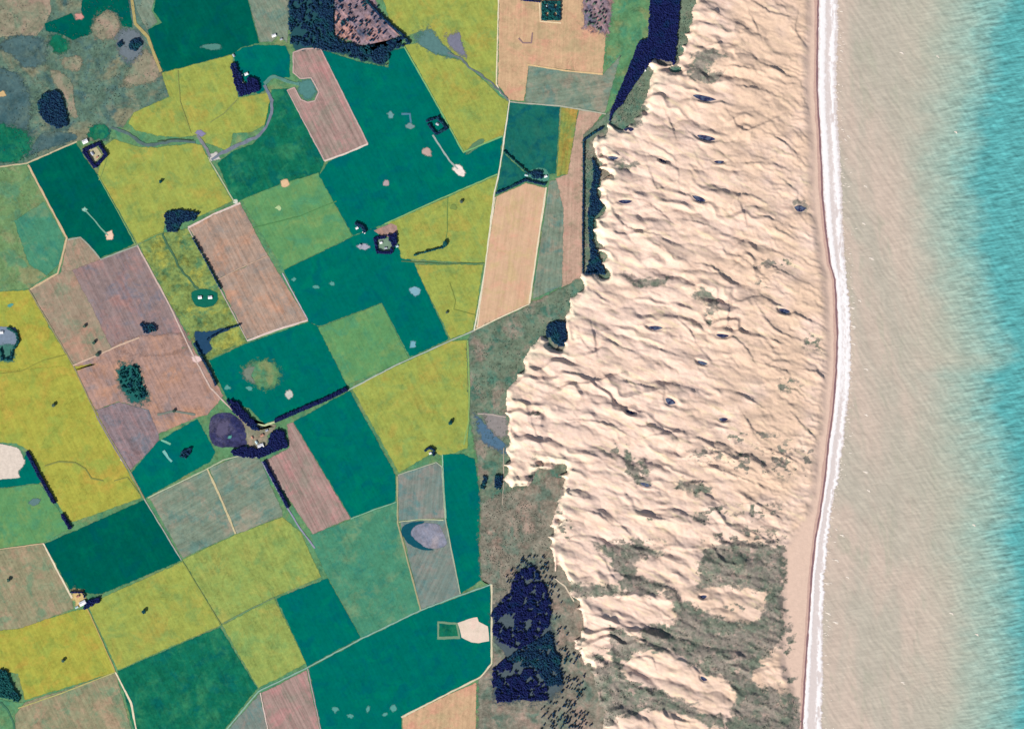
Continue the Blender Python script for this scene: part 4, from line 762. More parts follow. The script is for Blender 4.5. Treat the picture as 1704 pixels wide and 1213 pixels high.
pond_m = NT('dune_water', .25, .5)
pond_m.out(pond_m.mix(pond_m.rng(pond_m.noise(.03, detail=3), .42, .6), lin((46, 48, 84)), lin((92, 106, 132))), pond_m.noise(.3, detail=2), .1, .2)
for cx, cy, rx, ry, ang, lab in PONDS:
    pts = []
    for i in range(22):
        t = i / 22 * 2 * math.pi; u, v = .9 * math.cos(t), .86 * math.sin(t) * abs(math.sin(t)) ** .7; v -= .35 * u * u
        r = 1 + .1 * float(vnoise(np.array(cx + 2 * math.cos(t)), np.array(cy + 2 * math.sin(t)), 2))
        x, y = rx * u * r, ry * v * r; q = math.radians(ang)
        pts.append((cx + x * math.cos(q) + y * math.sin(q), cy - x * math.sin(q) + y * math.cos(q)))
    n = len(pts); zt = max(ground_z(cx, cy), ground_z(cx - rx * .6, cy), ground_z(cx + rx * .6, cy)) + .5
    Vp = [(gx(x), gy(y), zt) for x, y in pts] + [(gx(x), gy(y), zt - 3) for x, y in pts]
    Fp = [list(range(n))[::-1]] + [[i, (i + 1) % n, (i + 1) % n + n, i + n] for i in range(n)]
    mesh_obj('pond', Vp, Fp, pond_m.m, label=lab, cat='pond', group='ponds in the dune hollows', kind='structure')

# ------------------------------------------------------------------ wet sand, surf, sea
def shore_grid(fa, fb, nu, y0, y1, dy):
    yy = np.arange(y0, y1, dy); u = np.linspace(0, 1, nu)
    A, B = fa(yy), fb(yy)
    X = A[:, None] + (B - A)[:, None] * u[None]; Y = np.repeat(yy[:, None], nu, 1)
    n = len(yy); I = np.arange(n * nu).reshape(n, nu)
    F = np.stack([I[1:, :-1], I[1:, 1:], I[:-1, 1:], I[:-1, :-1]], -1).reshape(-1, 4)
    return X, Y, np.repeat(u[None], n, 0), F
wig = lambda y, s_, a_, l_: a_ * fbm(y / l_, y * 0 + s_, 33, 3)
def band(name, offa, offb, col, z, label, amp=1.2, seed=1, mat=None, base=COAST):
    X, Y, U, F = shore_grid(lambda y: along(base, y) + offa + wig(y, seed, amp, 14), lambda y: along(base, y) + offb + wig(y, seed + 5, amp, 14), 4, -88, 1300, 2.0)
    return np_mesh(name, np.stack([gx(X).ravel(), gy(Y).ravel(), np.full(X.size, z)], 1), F, mat or plain(name + '_surface', col, .1, .5, .3), label=label, cat=label.split()[-1] if False else name.replace('_', ' '), kind='structure')
band('wet_sand', -7.5, 3.5, (206, 172, 158), 1.62, 'damp pinkish sand strip along the surf', 1.6, 3)
band('tide_line', -3.2, -0.2, (140, 108, 112), 1.9, 'thin dark purple tide line against the white foam', .9, 9)

s = NT('sea_water', .38, .35)
mixa, near, shal = s.attr('deep'), s.attr('near'), s.attr('mid')
c = s.mix(s.rng(s.noise((.002, .0007, 0), -.2, detail=4, rough=.6, dist=.6), .4, .6), lin((208, 190, 174)), lin((192, 184, 168)))
c = s.mix(s.rng(s.noise((.010, .0022, 0), -.12, detail=4, rough=.65, dist=.5), .52, .7, 0, .5), c, lin((178, 178, 158)))
c = s.mix(shal, c, lin((182, 186, 168)))
c = s.mix(s.rng(mixa, 0.0, .55, 0, 1, False), c, lin((150, 186, 174)))
c = s.mix(s.rng(mixa, .45, 1.0, 0, 1, False), c, lin((92, 172, 172)))
wv = s.noise((.0085, .048, 0), math.radians(-9), detail=3, rough=.65)
wv2 = s.noise((.008, .03, 0), math.radians(52), detail=3, rough=.6)
f = s.math('ADD', s.math('MULTIPLY', s.rng(wv, .3, .7, -.5, .5, False), s.rng(mixa, 0, .6, .14, .85, False)), s.rng(wv2, .3, .7, .90, 1.10, False))
c = s.scale(c, f)  # light and dark of the ripples and swells is painted into the water
s.out(c, s.math('ADD', wv, wv2), .5, 3.0)
xe = 1704 + 90
X, Y, U, F = shore_grid(lambda y: along(COAST, y) - 4, lambda y: y * 0 + xe, 270, -90, 1303, 2.0)
u1 = Y * math.cos(.12) + X * math.sin(.12)
dw = 1 + .8 * fbm(X / 40, Y / 25, 201, 3)
amp = smooth(1430, 1680, X)
z = (.14 + .75 * amp) * dw * np.sin(2 * np.pi * (u1 / 6.2 + 1.4 * fbm(X / 26, Y / 16, 205, 3))) + .28 * np.sin(2 * np.pi * ((X * .82 - Y * .57) / 9.5 + 1.2 * fbm(X / 40, Y / 40, 209, 3)))
z = z * smooth(0, 25, X - along(COAST, Y))
edge_x = np.interp(Y, [-90, 0, 90, 200, 290, 420, 520, 600, 626, 720, 800, 860, 884, 1000, 1100, 1213, 1303], [1672, 1664, 1652, 1632, 1614, 1630, 1655, 1690, 1642, 1660, 1682, 1692, 1670, 1690, 1694, 1682, 1680]) + 16 * fbm(X / 60, Y / 34, 221, 4) + 8 * fbm(X / 12, Y / 8, 223, 3)
deep = .72 * smooth(-135, 30, X - edge_x) + .28 * smooth(-24, 26, X - edge_x)
mid = smooth(1460, 1610, X - (Y - 300) * .05) * (1 - .3 * fbm(X / 50, Y / 80, 231, 3))
np_mesh('sea', np.stack([gx(X).ravel(), gy(Y).ravel(), (1.05 + z).ravel()], 1), F, s.m, smooth=True, attrs={'deep': deep.ravel(), 'mid': np.clip(mid, 0, 1).ravel(), 'near': U.ravel()},
    label='rippled sea turning from sandy beige by the surf to turquoise offshore', cat='sea', kind='structure')
far = NT('open_sea', .3, .4); far.out(far.mix(far.noise(.001), lin((58, 156, 162)), lin((40, 140, 154))), far.noise((.007, .045, 0), -.1), .5, 3)
mesh_obj('open_sea', [(gx(1700), -60000, -.6), (60000, -60000, -.6), (60000, 60000, -.6), (gx(1700), 60000, -.6)], [[0, 1, 2, 3]], far.m, label='open turquoise sea running on to the horizon', cat='sea', kind='structure')

# foam: lumpy low mesh, white ridges where the wave breaks with greyer water between
X, Y, U, F = shore_grid(lambda y: along(COAST, y) + wig(y, 2, 1.0, 10), lambda y: along(SURF_E, y) + 1.5 + wig(y, 7, 2.4, 5) + 1.6 * fbm(y / 2.2, y * 0 + 8, 35, 2), 30, -88, 1300, 1.1)
low = smooth(560, 900, Y)
b1 = np.exp(-((U - (.20 - .08 * low)) / (.17 - .06 * low)) ** 2); b2 = np.exp(-((U - (.74 + .06 * low)) / .15) ** 2)
fo = np.maximum(b1, b2 * smooth(-.45, .25, fbm(X / 6, Y / 22, 243, 3) + .25))
fo = np.maximum(fo, .55 * smooth(430, 470, Y) * smooth(700, 640, Y))
fo = np.clip(fo + .30 * fbm(X / 2.2, Y / 5, 247, 3), 0, 1) 
fo *= smooth(1.0, .93, U)
fz = 1.55 + 1.1 * fo + .35 * fbm(X / 1.5, Y / 2, 249, 2)
s = NT('foam', .8, .2)
fa = s.attr('foam')
f2 = s.math('ADD', fa, s.rng(s.noise((.05, .03, 0), detail=4, rough=.8), .25, .75, -.3, .3, False))
c = s.mix(s.rng(f2, .1, .8), lin((222, 210, 206)), lin((255, 248, 248)))
s.out(c, s.noise(.15, detail=3), .4, 1.0)
np_mesh('surf_foam', np.stack([gx(X).ravel(), gy(Y).ravel(), fz.ravel()], 1), F, s.m, smooth=True, attrs={'foam': fo.ravel()}, label='white band of breaking surf along the whole beach', cat='surf', kind='stuff')
# loose streaks and flecks of foam beyond the breakers
Vf, Ff = [], []
def fleck(cx, cy, rx, ry, rot):
    n = 9; b = len(Vf)
    Vf.append((gx(cx), gy(cy), 2.6))
    for i in range(n):
        t = i / n * 2 * math.pi; r = random.uniform(.6, 1.15)
        x, y = rx * r * math.cos(t), ry * r * math.sin(t)
        Vf.append((gx(cx + x * math.cos(rot) - y * math.sin(rot)), gy(cy + x * math.sin(rot) + y * math.cos(rot)), 1.75))
    for i in range(n): Ff.append([b, b + 1 + (i + 1) % n, b + 1 + i])
for i in range(260):
    y = random.uniform(-60, 1270); e = float(along(SURF_E, y)); fleck(e + abs(random.gauss(0, 7)), y, random.uniform(.8, 3.2), random.uniform(.4, .9), random.gauss(0, .3))
for x, y, r in [(1411,227,2.5),(1406,232,2),(1418,512,5),(1420,543,5),(1437,372,3),(1450,430,5),(1441,614,4),(1441,690,3),(1440,785,5),(1445,816,4),(1401,890,5),(1375,970,6),(1378,1020,6),(1390,1035,5),(1560,94,2.5),(1590,220,3),(1583,1020,4),(1625,1055,4),(1620,873,3),(1502,1135,4),(1440,310,3),(1400,85,3),(1392,932,4),(1410,960,3),(1430,500,3),(1420,572,4),(1500,88,4)]:
    fleck(x, y, r, 1.1, .2); fleck(x + 2, y + 2, r * .6, .8, .3)
wh = plain('fleck_foam', (246, 234, 220), .06, .8)
mesh_obj('foam_flecks', Vf, Ff, wh, label='scattered foam flecks on the beige water outside the surf', cat='foam', kind='stuff')

# ------------------------------------------------------------------ trees
def ico(sub=1):
    import bmesh
    bm = bmesh.new(); bmesh.ops.create_icosphere(bm, subdivisions=sub, radius=1.0)
    v = np.array([p.co[:] for p in bm.verts]); f = np.array([[q.index for q in p.verts] for p in bm.faces]); bm.free(); return v, f
IC1, IC2 = ico(1), ico(2)
def tree_mat(name, c1, c2, c3):
    s = NT(name, .9, .15)
    g = s.n('ShaderNodeNewGeometry').outputs['Random Per Island']
    c = s.mix(s.rng(g, .2, .9, 0, 1, False), lin(c1), lin(c2))
    c = s.mix(s.rng(s.noise(.012, detail=3), .5, .68, 0, .8), c, lin(c3))
    return s.out(c, s.noise(.6, detail=2), .6, 1.2)
NAVY = tree_mat('hazy_navy_foliage', (14, 24, 74), (26, 36, 90), (8, 42, 84))  # blue air haze over the dark crowns is put into their colour
NAVG = tree_mat('blue_green_foliage', (12, 40, 74), (28, 64, 90), (20, 78, 84))
TEAL = tree_mat('teal_foliage', (10, 72, 76), (30, 96, 92), (14, 56, 84))
BUSH = tree_mat('bush_foliage', (62, 88, 84), (96, 112, 94), (48, 96, 84))
DUNEB = tree_mat('dune_bush_foliage', (124, 124, 110), (144, 138, 124), (98, 118, 98))
BARK = plain('bark', (88, 72, 66), .2)

def crowns_np(P, rmin, rmax, IC, flat=.85):
    bv, bf = IC; n = len(P); k = len(bv)
    r = rng.uniform(rmin, rmax, n); jit = 1 + rng.uniform(-.28, .28, (n, k, 1))
    a = rng.uniform(0, 6.28, n); ca, sa = np.cos(a), np.sin(a)
    v = np.repeat(bv[None], n, 0) * jit
    x = v[..., 0] * ca[:, None] - v[..., 1] * sa[:, None]; y = v[..., 0] * sa[:, None] + v[..., 1] * ca[:, None]
    v = np.stack([x, y, v[..., 2] * flat], -1) * r[:, None, None]
    v += P[:, None, :]; v[..., 2] += (r * 1.15)[:, None]
    f = bf[None] + (np.arange(n) * k)[:, None, None]
    return v.reshape(-1, 3), f.reshape(-1, 3), r
def trunks_np(P, r):
    n = len(P); q = np.array([(1, 0), (-.5, .87), (-.5, -.87)])
    v = np.zeros((n, 6, 3))
    for i in range(3):
        v[:, i, :2] = P[:, :2] + q[i] * .5; v[:, i, 2] = P[:, 2] - .4
        v[:, i + 3, :2] = P[:, :2] + q[i] * .25; v[:, i + 3, 2] = P[:, 2] + r * 1.1
    f = np.array([[0, 1, 4, 3], [1, 2, 5, 4], [2, 0, 3, 5]])[None] + (np.arange(n) * 6)[:, None, None]
    return v.reshape(-1, 3), f.reshape(-1, 4)
def grove(name, label, cat, pts_px, mat, rmin=5.0, rmax=8.6, IC=None, group=None):
    if len(pts_px) == 0: return
    P = np.array([(float(gx(x)), float(gy(y)), ground_z(x, y)) for x, y in pts_px])
    c0 = P.mean(0); root = bpy.data.objects.new(name, None); root.location = (c0[0], c0[1], 0)
    put(root, label, cat, group)
    P[:, 0] -= c0[0]; P[:, 1] -= c0[1]
    v, f, r = crowns_np(P, rmin, rmax, IC or IC1)
    np_mesh('tree_crowns', v, f, mat, smooth=False, parent=root, kind='stuff')
    v, f = trunks_np(P, r)
    np_mesh('tree_trunks', v, f, BARK, parent=root, kind='stuff')
    return root
def fill_poly(poly, sp=2.0, keep=1.0, holes=(), nscale=0.0, thr=-9):
    x0, x1 = min(p[0] for p in poly), max(p[0] for p in poly); y0, y1 = min(p[1] for p in poly), max(p[1] for p in poly)
    X, Y = np.meshgrid(np.arange(x0, x1, sp), np.arange(y0, y1, sp))
    X = X + rng.uniform(-.45, .45, X.shape) * sp; Y = Y + rng.uniform(-.45, .45, Y.shape) * sp
    m = inside(X + 1.5 * fbm(X / 5, Y / 5, 3, 2), Y + 1.5 * fbm(X / 5, Y / 5, 4, 2), poly) & (rng.random(X.shape) < keep)
    for (cx, cy, rx, ry) in holes: m &= np.hypot((X - cx) / rx, (Y - cy) / ry) + .55 * fbm(X / 6, Y / 6, 44, 3) + rng.uniform(-.12, .12, X.shape) > 1
    if nscale: m &= fbm(X / nscale, Y / nscale, 19, 3) > thr
    return list(zip(X[m], Y[m]))
def fill_row(pts, w, sp=1.7):
    out = []
    for i in range(len(pts) - 1):
        (x1, y1), (x2, y2) = pts[i], pts[i + 1]; L = math.hypot(x2 - x1, y2 - y1); n = max(1, int(L / sp)); nw = max(1, round(w / 1.7))
        for j in range(n):
            for k in range(nw):
                o = (k - (nw - 1) / 2) * w / nw; t = (j + random.uniform(-.3, .3)) / n
                out.append((x1 + (x2 - x1) * t - (y2 - y1) / L * o + random.uniform(-.3, .3), y1 + (y2 - y1) * t + (x2 - x1) / L * o + random.uniform(-.3, .3)))
    return out
up = lambda L: [widen(p) for p in L]
# name, label, category, material, points
GROVES = [
 ('forest_block', 'broad solid navy forest block running down from the top edge beside the dunes', 'forest', NAVY, fill_poly(up([(1086,0),(1141,0),(1122,108),(1110,102),(1088,97),(1074,116),(1066,104),(1050,105),(1064,68),(1079,66)]), 1.9)),
 ('forest_block', 'narrowing navy forest tail below the broad block, tip by the pale dune lobe', 'forest', NAVY, fill_poly([(1050,104),(1066,104),(1072,118),(1056,140),(1050,150),(1034,176),(1020,190),(1013,208),(1016,185)], 1.9)),
 ('tree_strip', 'navy tree strip with ragged edge between pink strip field and dune lobes', 'trees', NAVG, fill_poly([(986,262),(1000,286),(992,322),(1003,345),(986,366),(986,402),(1002,440),(1008,456),(972,456),(982,430),(978,360),(982,320),(988,300)], 1.9)),
 ('tree_strip', 'thin navy edge of the grey strip beside the pink field', 'trees', NAVG, fill_row([(971,238),(971,300),(970,380),(970,455)], 2.4)),
 ('hedgerow', 'short dark diagonal hedge at the forest tip', 'hedge', NAVG, fill_row([(971,234),(985,224),(1004,212)], 2.6)),
 ('forest_block', 'large ragged navy forest with two clearings by the pink yard', 'forest', NAVY, fill_poly([(830,1002),(850,984),(852,966),(868,946),(890,942),(900,965),(912,985),(918,1005),(915,1040),(908,1052),(890,1062),(870,1078),(850,1076),(822,1062),(818,1020)], 1.9, .96, [(846,1034,11,15),(880,968,6,5)], 7, -.22)),
 ('forest_block', 'lower navy forest with a pale clearing, south of the large ragged one', 'forest', NAVY, fill_poly([(820,1112),(840,1096),(856,1106),(880,1112),(900,1112),(910,1140),(912,1164),(870,1164),(828,1168),(820,1150)], 1.9, .96, [(840,1122,12,7),(898,1128,8,8),(862,1112,9,6)], 6, -.25)),
 ('forest_block', 'blue green part of the ragged forest on its dune side', 'forest', NAVG, fill_poly([(860,1080),(900,1060),(918,1050),(922,1085),(935,1092),(930,1112),(938,1138),(912,1142),(890,1112),(862,1106),(845,1095)], 2.0, .85, (), 6, -.35)),
 ('scattered_trees', 'open scatter of dark trees between ragged forest and scrub dunes', 'trees', NAVG, fill_poly([(915,985),(935,1000),(945,1060),(965,1095),(975,1140),(960,1213),(940,1213),(900,1175),(935,1140),(925,1060),(918,1020)], 4.2, .45, (), 9, .02)),
 ('scattered_trees', 'dark scatter above the ragged forest', 'trees', NAVG, fill_poly([(838,955),(870,925),(905,925),(925,960),(935,1000),(920,1000),(895,940),(866,945),(845,975)], 3.6, .5, (), 7, 0)),
 ('scattered_trees', 'teal and navy trees along the bottom edge below the forest', 'trees', NAVG, fill_poly([(895,1178),(930,1172),(950,1190),(980,1180),(990,1213),(895,1213)], 3.4, .5, (), 8, -.05)),
 ('farm_grove', 'navy L shaped grove around the farm with white roofs', 'trees', NAVY, fill_poly([(383,107),(392,106),(397,118),(404,128),(404,140),(412,140),(412,128),(428,132),(433,152),(398,162),(392,140)], 1.8)),
 ('farm_grove', 'hollow navy square of trees around a pale yard', 'trees', NAVY, fill_row([(140,251),(165,239),(177,258),(158,279),(140,251)], 5.4, 1.8)),
 ('farm_grove', 'navy wedge of trees leading to the central farmyard', 'trees', NAVY, fill_poly([(377,664),(396,668),(404,680),(424,702),(432,714),(422,716),(398,694),(388,684)], 1.8)),
 ('farm_grove', 'navy crescent of trees south of the central farmyard', 'trees', NAVY, fill_poly([(384,750),(404,743),(428,746),(446,742),(450,722),(458,716),(472,716),(480,742),(456,752),(432,762),(388,758)], 1.8)),
 ('windbreak', 'straight navy windbreak from central farm to the road bend', 'windbreak', NAVY, fill_row([(458,700),(500,682),(540,665),(578,647)], 6.0)),
 ('windbreak', 'navy windbreak between olive grey field and pink strip', 'windbreak', NAVY, fill_row([(440,768),(460,806),(480,845)], 4.6)),
 ('windbreak', 'black windbreak beside the pale salt pan', 'windbreak', NAVY, fill_row([(46,752),(68,795),(92,838)], 5.4)),
 ('windbreak', 'short black windbreak above the dark green square', 'windbreak', NAVY, fill_row([(104,856),(118,880)], 5.4)),
 ('farm_grove', 'navy wedge of trees by the big white roof', 'trees', NAVY, fill_poly([(142,1004),(148,998),(166,994),(167,1000),(140,1015)], 1.7)),
 ('hedgerow', 'small dark hedge above the big white roof', 'hedge', NAVY, fill_row([(118,985),(138,985),(142,994)], 2.4)),
 ('farm_grove', 'navy U shaped grove in the wide teal field', 'trees', NAVY, fill_row([(640,395),(624,397),(628,420),(652,421),(652,412)], 4.2, 1.8)),
 ('farm_grove', 'navy clump at the open side of the U shaped grove', 'trees', NAVY, fill_poly([(646,392),(660,388),(662,400),(656,412),(648,402)], 1.8)),
 ('farm_grove', 'small dark grove over the two white houses left of the U', 'trees', NAVG, fill_row([(592,372),(604,378),(608,388)], 5, 1.8)),
 ('copse', 'navy leaf shaped copse at the foot of the large yellow field', 'copse', NAVG, fill_poly([(276,354),(300,349),(332,355),(324,366),(302,372),(296,386),(280,386),(274,370)], 1.9)),
 ('copse', 'navy oval copse in the mottled pasture', 'copse', NAVG, fill_poly([(62,172),(74,156),(92,151),(102,158),(108,180),(115,208),(98,215),(78,204),(66,190)], 1.9)),
 ('forest_block', 'dark blue green wood cut by the top edge beside the bare slope', 'forest', NAVG, fill_poly(up([(483,0),(553,0),(556,62),(576,70),(556,88),(520,80),(484,74),(480,40)]), 2.1, .9, (), 6, -.12)),
 ('forest_block', 'navy band of wood wrapping under the pinkish bare slope', 'forest', NAVG, fill_poly([(524,4),(552,0),(556,60),(600,78),(622,84),(642,72),(672,60),(684,72),(648,86),(645,110),(602,102),(562,88),(536,60)], 2.0, .9, (), 7, -.2)),
 ('scattered_trees', 'purple grey trees sprinkled over the pinkish bare slope', 'trees', NAVG, fill_poly(up([(556,0),(610,0),(640,40),(660,60),(622,82),(600,76),(558,58)]), 3.0, .6, (), 6, .08)),
 ('hedgerow', 'dark hedge on the upper rim of the pinkish bare slope', 'hedge', NAVG, fill_row([(610,2),(630,24),(652,44),(674,62)], 3.4)),
 ('copse', 'walled square copse in the very large teal field', 'copse', NAVG, fill_row([(710,202),(728,196),(744,214),(726,224),(712,206)], 4, 1.9)),
 ('copse', 'dark copse at a notch in the dune edge', 'copse', NAVG, fill_poly([(912,540),(925,534),(940,536),(943,560),(936,578),(922,570),(908,556)], 1.9)),
 ('farm_grove', 'small navy clump at the farm between dark teal fields', 'trees', NAVG, fill_poly([(880,288),(890,284),(902,286),(904,296),(888,298)], 1.8)),
 ('hedgerow', 'dark diagonal hedge through the dark teal field', 'hedge', TEAL, fill_row([(838,252),(860,272),(880,290)], 2.4)),
 ('hedgerow', 'black hedge over the top of the long peach field', 'hedge', NAVG, fill_row([(826,322),(848,313),(874,300),(890,304),(908,308)], 2.6)),
 ('copse', 'dark double copse in the blue grey marsh', 'copse', NAVG, fill_poly([(214,74),(222,66),(234,66),(236,76),(226,86),(214,82)], 1.9) + fill_poly([(196,72),(202,70),(206,76),(200,80)], 1.9)),
 ('copse', 'small navy copse on bare ground in the purple grey field', 'copse', NAVG, fill_poly([(232,538),(244,538),(262,542),(262,550),(240,556)], 2.0, .85)),
 ('copse', 'teal copse inside a hollow of the pinkish tan field', 'copse', TEAL, fill_poly([(200,614),(214,608),(231,613),(236,634),(244,656),(238,666),(222,664),(208,652),(200,634)], 2.3, .7, (), 4, -.15)),
 ('copse', 'dark green wedge copse at the edge near the corner meadow', 'copse', TEAL, fill_poly(up([(0,1112),(12,1114),(22,1142),(34,1160),(30,1168),(18,1162),(0,1144)]), 2.0)),
 ('copse', 'tiny dark copse between the two pale mounds and the round pond', 'copse', NAVG, fill_poly([(302,752),(308,746),(318,744),(318,752),(310,762),(300,760)], 1.9, .85)),
 ('windbreak', 'navy hedge beside the pinkish track above the central farm', 'windbreak', NAVG, fill_row([(324,572),(336,594),(352,622),(360,642)], 3.2)),
 ('hedgerow', 'dark hedge in the mottled meadow along the tan pair', 'hedge', NAVG, fill_row([(322,398),(338,425),(352,452),(368,482)], 2.4)),
 ('copse', 'small navy block beside the dune foot in the scrub belt', 'copse', NAVG, fill_poly([(822,792),(836,790),(834,814),(824,812)], 1.9)),
 ('copse', 'narrow navy sliver west of the small navy block', 'copse', NAVG, fill_poly([(804,792),(811,792),(806,814),(799,812)], 2.0, .8)),
 ('orchard', 'square blue green orchard with pale plots set in the peach field', 'orchard', TEAL, [(902 + i * 2.3, 4 + j * 2.3) for i in range(14) for j in range(14) if (i % 6 in (0, 1, 2, 5) or j % 6 in (0, 1, 5))]),
 ('copse', 'ring of green trees around the pale blue pond', 'copse', TEAL, fill_row([(14,546),(28,554),(31,568),(24,580)], 4) + fill_row([(2,582),(4,598),(18,598),(22,582)], 2.6)),
 ('copse', 'little dark ring of trees at the corner of the ochre field', 'copse', NAVG, fill_row([(708,750),(714,745),(722,748),(722,758)], 2.6)),
 ('hedgerow', 'dark hedge along the lower edge of the meadow with the white farm', 'hedge', NAVG, fill_row([(345,566),(375,548),(402,540)], 2.0)),
 ('hedgerow', 'thin dark hedge at the top edge west of the orchard', 'hedge', NAVY, fill_row([(868,1),(900,4)], 2.0)),
 ('copse', 'faint green dots south of the U shaped grove', 'copse', TEAL, fill_row([(736,412),(745,405)], 4) + fill_row([(690,425),(715,418),(736,412)], 2)),
 ('copse', 'ragged purple trees on the stripped ground near the top', 'copse', BUSH, fill_poly(up([(972,2),(1000,0),(1008,30),(1000,52),(975,46)]), 3.4, .5, (), 5, -.1)),
]
for nm, lab, cat, mat, pts in GROVES:
    grove(nm, lab, cat, pts, mat, group=None)

# trees standing alone in the fields: trunk with limbs and a clumped crown
def lone_tree(x, y, R, label, mat):
    z = 1.0; R *= 1.15
    root = bpy.data.objects.new('field_tree', None); root.location = (float(gx(x)), float(gy(y)), z); put(root, label, 'tree', 'trees standing alone in the fields')
    ht = R * .75; V, F = [], []
    def cone(p, q, r0, r1, n=7):
        p, q = Vector(p), Vector(q); d = (q - p).normalized(); u = d.orthogonal().normalized(); w = d.cross(u); b = len(V)
        for c_, r_ in ((p, r0), (q, r1)):
            for i in range(n):
                t = i / n * 2 * math.pi; V.append(tuple(c_ + (u * math.cos(t) + w * math.sin(t)) * r_))
        for i in range(n): F.append([b + i, b + (i + 1) % n, b + n + (i + 1) % n, b + n + i])
    cone((0, 0, -.3), (0, 0, ht * .6), R * .11, R * .08)
    for i in range(6):
        t = i * 1.05 + random.random() * .4; cone((0, 0, ht * random.uniform(.4, .6)), (R * .6 * math.cos(t), R * .6 * math.sin(t), ht * random.uniform(.85, 1.1)), R * .05, R * .02, 5)
    mesh_obj('trunk', V, F, BARK, parent=root)
    P = []
    for i in range(26):
        t = random.uniform(0, 6.28); rr = R * math.sqrt(random.random()) * .8
        P.append((rr * math.cos(t), rr * math.sin(t), ht * .55 + R * .55 * (1 - (rr / R) ** 2) + random.uniform(-.15, .15) * R - R * .35))
    v, f, _ = crowns_np(np.array(P), R * .22, R * .42, IC2, .8)
    np_mesh('crown', v, f, mat, parent=root)
LONE = [(268,303,11,'lone dark tree in the large yellow green field below the creek',TEAL),(240,1017,13,'round dark tree in the yellow field east of the white roofed farm',TEAL),(15,965,12,'small dark tree alone in the tan field at the picture edge',BUSH),
 (141,543,10,'upper of three dark trees in the greenish tan field',BUSH),(157,570,11,'middle of three dark trees in the greenish tan field',BUSH),(163,590,12,'lowest of three dark trees near the pale field rim',BUSH),
 (750,703,14,'dark tree in the ochre green field near its east side',TEAL),(768,336,10,'small tree in the upper yellow green field by the road',BUSH),(90,674,11,'faint olive tree in the long bright yellow field',BUSH),(106,1098,11,'olive tree in the yellow field near the bottom',BUSH),
 (741,405,14,'dark tree at the end of the green streak in the yellow green field',TEAL),(290,684,10,'brownish tree on the dark path of the pinkish tan field',BUSH),(744,520,8,'small tree on the curved line in the tapering yellow field',BUSH)]
for a_ in LONE: lone_tree(*a_)

# low bushes: scattered through the scrub of the dunes and scrub belt
def bushes(name, label, pts, mat, rmin, rmax):
    if not len(pts): return
    P = np.array([(float(gx(x)), float(gy(y)), ground_z(x, y) - rmin * .8) for x, y in pts])
    v, f, _ = crowns_np(P, rmin, rmax, IC1, .7)
    np_mesh(name, v, f, mat, label=label, cat='bushes', kind='stuff')
cx_ = rng.uniform(930, 1345, 26000); cy_ = rng.uniform(780, 1260, 26000)
jj = np.clip(((cx_ - xs[0]) / st).astype(int), 0, nx_ - 1); ii = np.clip(((cy_ - ys[0]) / st).astype(int), 0, ny_ - 1)
m_ = (sw[ii, jj] > .55) & ok[ii, jj] & (fbm(cx_ / 7, cy_ / 7, 301, 3) > .12)
bushes('dune_scrub', 'grey green bushes filling the hollows of the southern dunes', list(zip(cx_[m_], cy_[m_])), DUNEB, 1.6, 3.4)
pb = fill_poly([(805,840),(838,812),(905,850),(915,900),(925,960),(830,985),(822,975),(803,960)], 3.2, .8, (), 7, -.05)
bushes('scrub_bushes', 'brown and green bushes dotted over the stubbly scrubland', pb, DUNEB, 1.8, 3.6)
pb = fill_poly([(785,560),(880,512),(962,475),(940,560),(905,560),(860,610),(842,650),(838,740),(800,760),(785,690)], 3.4, .6, (), 8, .05)
bushes('scrub_bushes', 'green bushes in the belt between fields and dune edge', pb, BUSH, 1.6, 3.2)
pb = fill_poly([(975,245),(990,262),(985,300),(978,350),(975,450),(972,450)], 2.6, .8) + fill_poly([(1042,160),(1072,130),(1076,160),(1055,200),(1020,208)], 2.6, .8, (), 6, -.2) + fill_poly([(1142,0),(1160,0),(1140,60),(1125,105),(1124,100),(1135,40)], 2.8, .7)
bushes('scrub_bushes', 'grey bushes between the navy forest and the dune lobes', pb, BUSH, 1.8, 3.2)
pb = [p for p in fill_poly([(0,0),(240,0),(262,120),(280,160),(222,188),(200,212),(128,235),(45,272),(0,290)], 3.4, .5, (), 9, .12)]
bushes('pasture_bushes', 'dark bushes dotted through the rough pasture in the upper corner', pb, BUSH, 1.6, 3.0)

# ------------------------------------------------------------------ farm buildings
WALL = plain('render_wall', (226, 220, 208), .05, .8); DOOR = plain('door_paint', (84, 66, 56), .08, .6)
GLASS = plain('window_glass', (52, 66, 84), .1, .15, .5); FRAME = plain('frame_paint', (236, 234, 228), .03, .6)
ROOFS = {'white': plain('white_roof', (252, 252, 255), .03, .6, .3), 'grey': plain('grey_roof', (176, 182, 196), .08, .6, .3), 'rust': plain('rust_roof', (190, 140, 120), .1, .7, .2), 'blue': plain('blue_roof', (190, 216, 220), .06, .6, .3)}
def box(V, F, x0, x1, y0, y1, z0, z1):
    b = len(V); V += [(x, y, z) for z in (z0, z1) for x, y in ((x0, y0), (x1, y0), (x1, y1), (x0, y1))]
    F += [[b, b + 3, b + 2, b + 1], [b + 4, b + 5, b + 6, b + 7], [b, b + 1, b + 5, b + 4], [b + 1, b + 2, b + 6, b + 5], [b + 2, b + 3, b + 7, b + 6], [b + 3, b, b + 4, b + 7]]
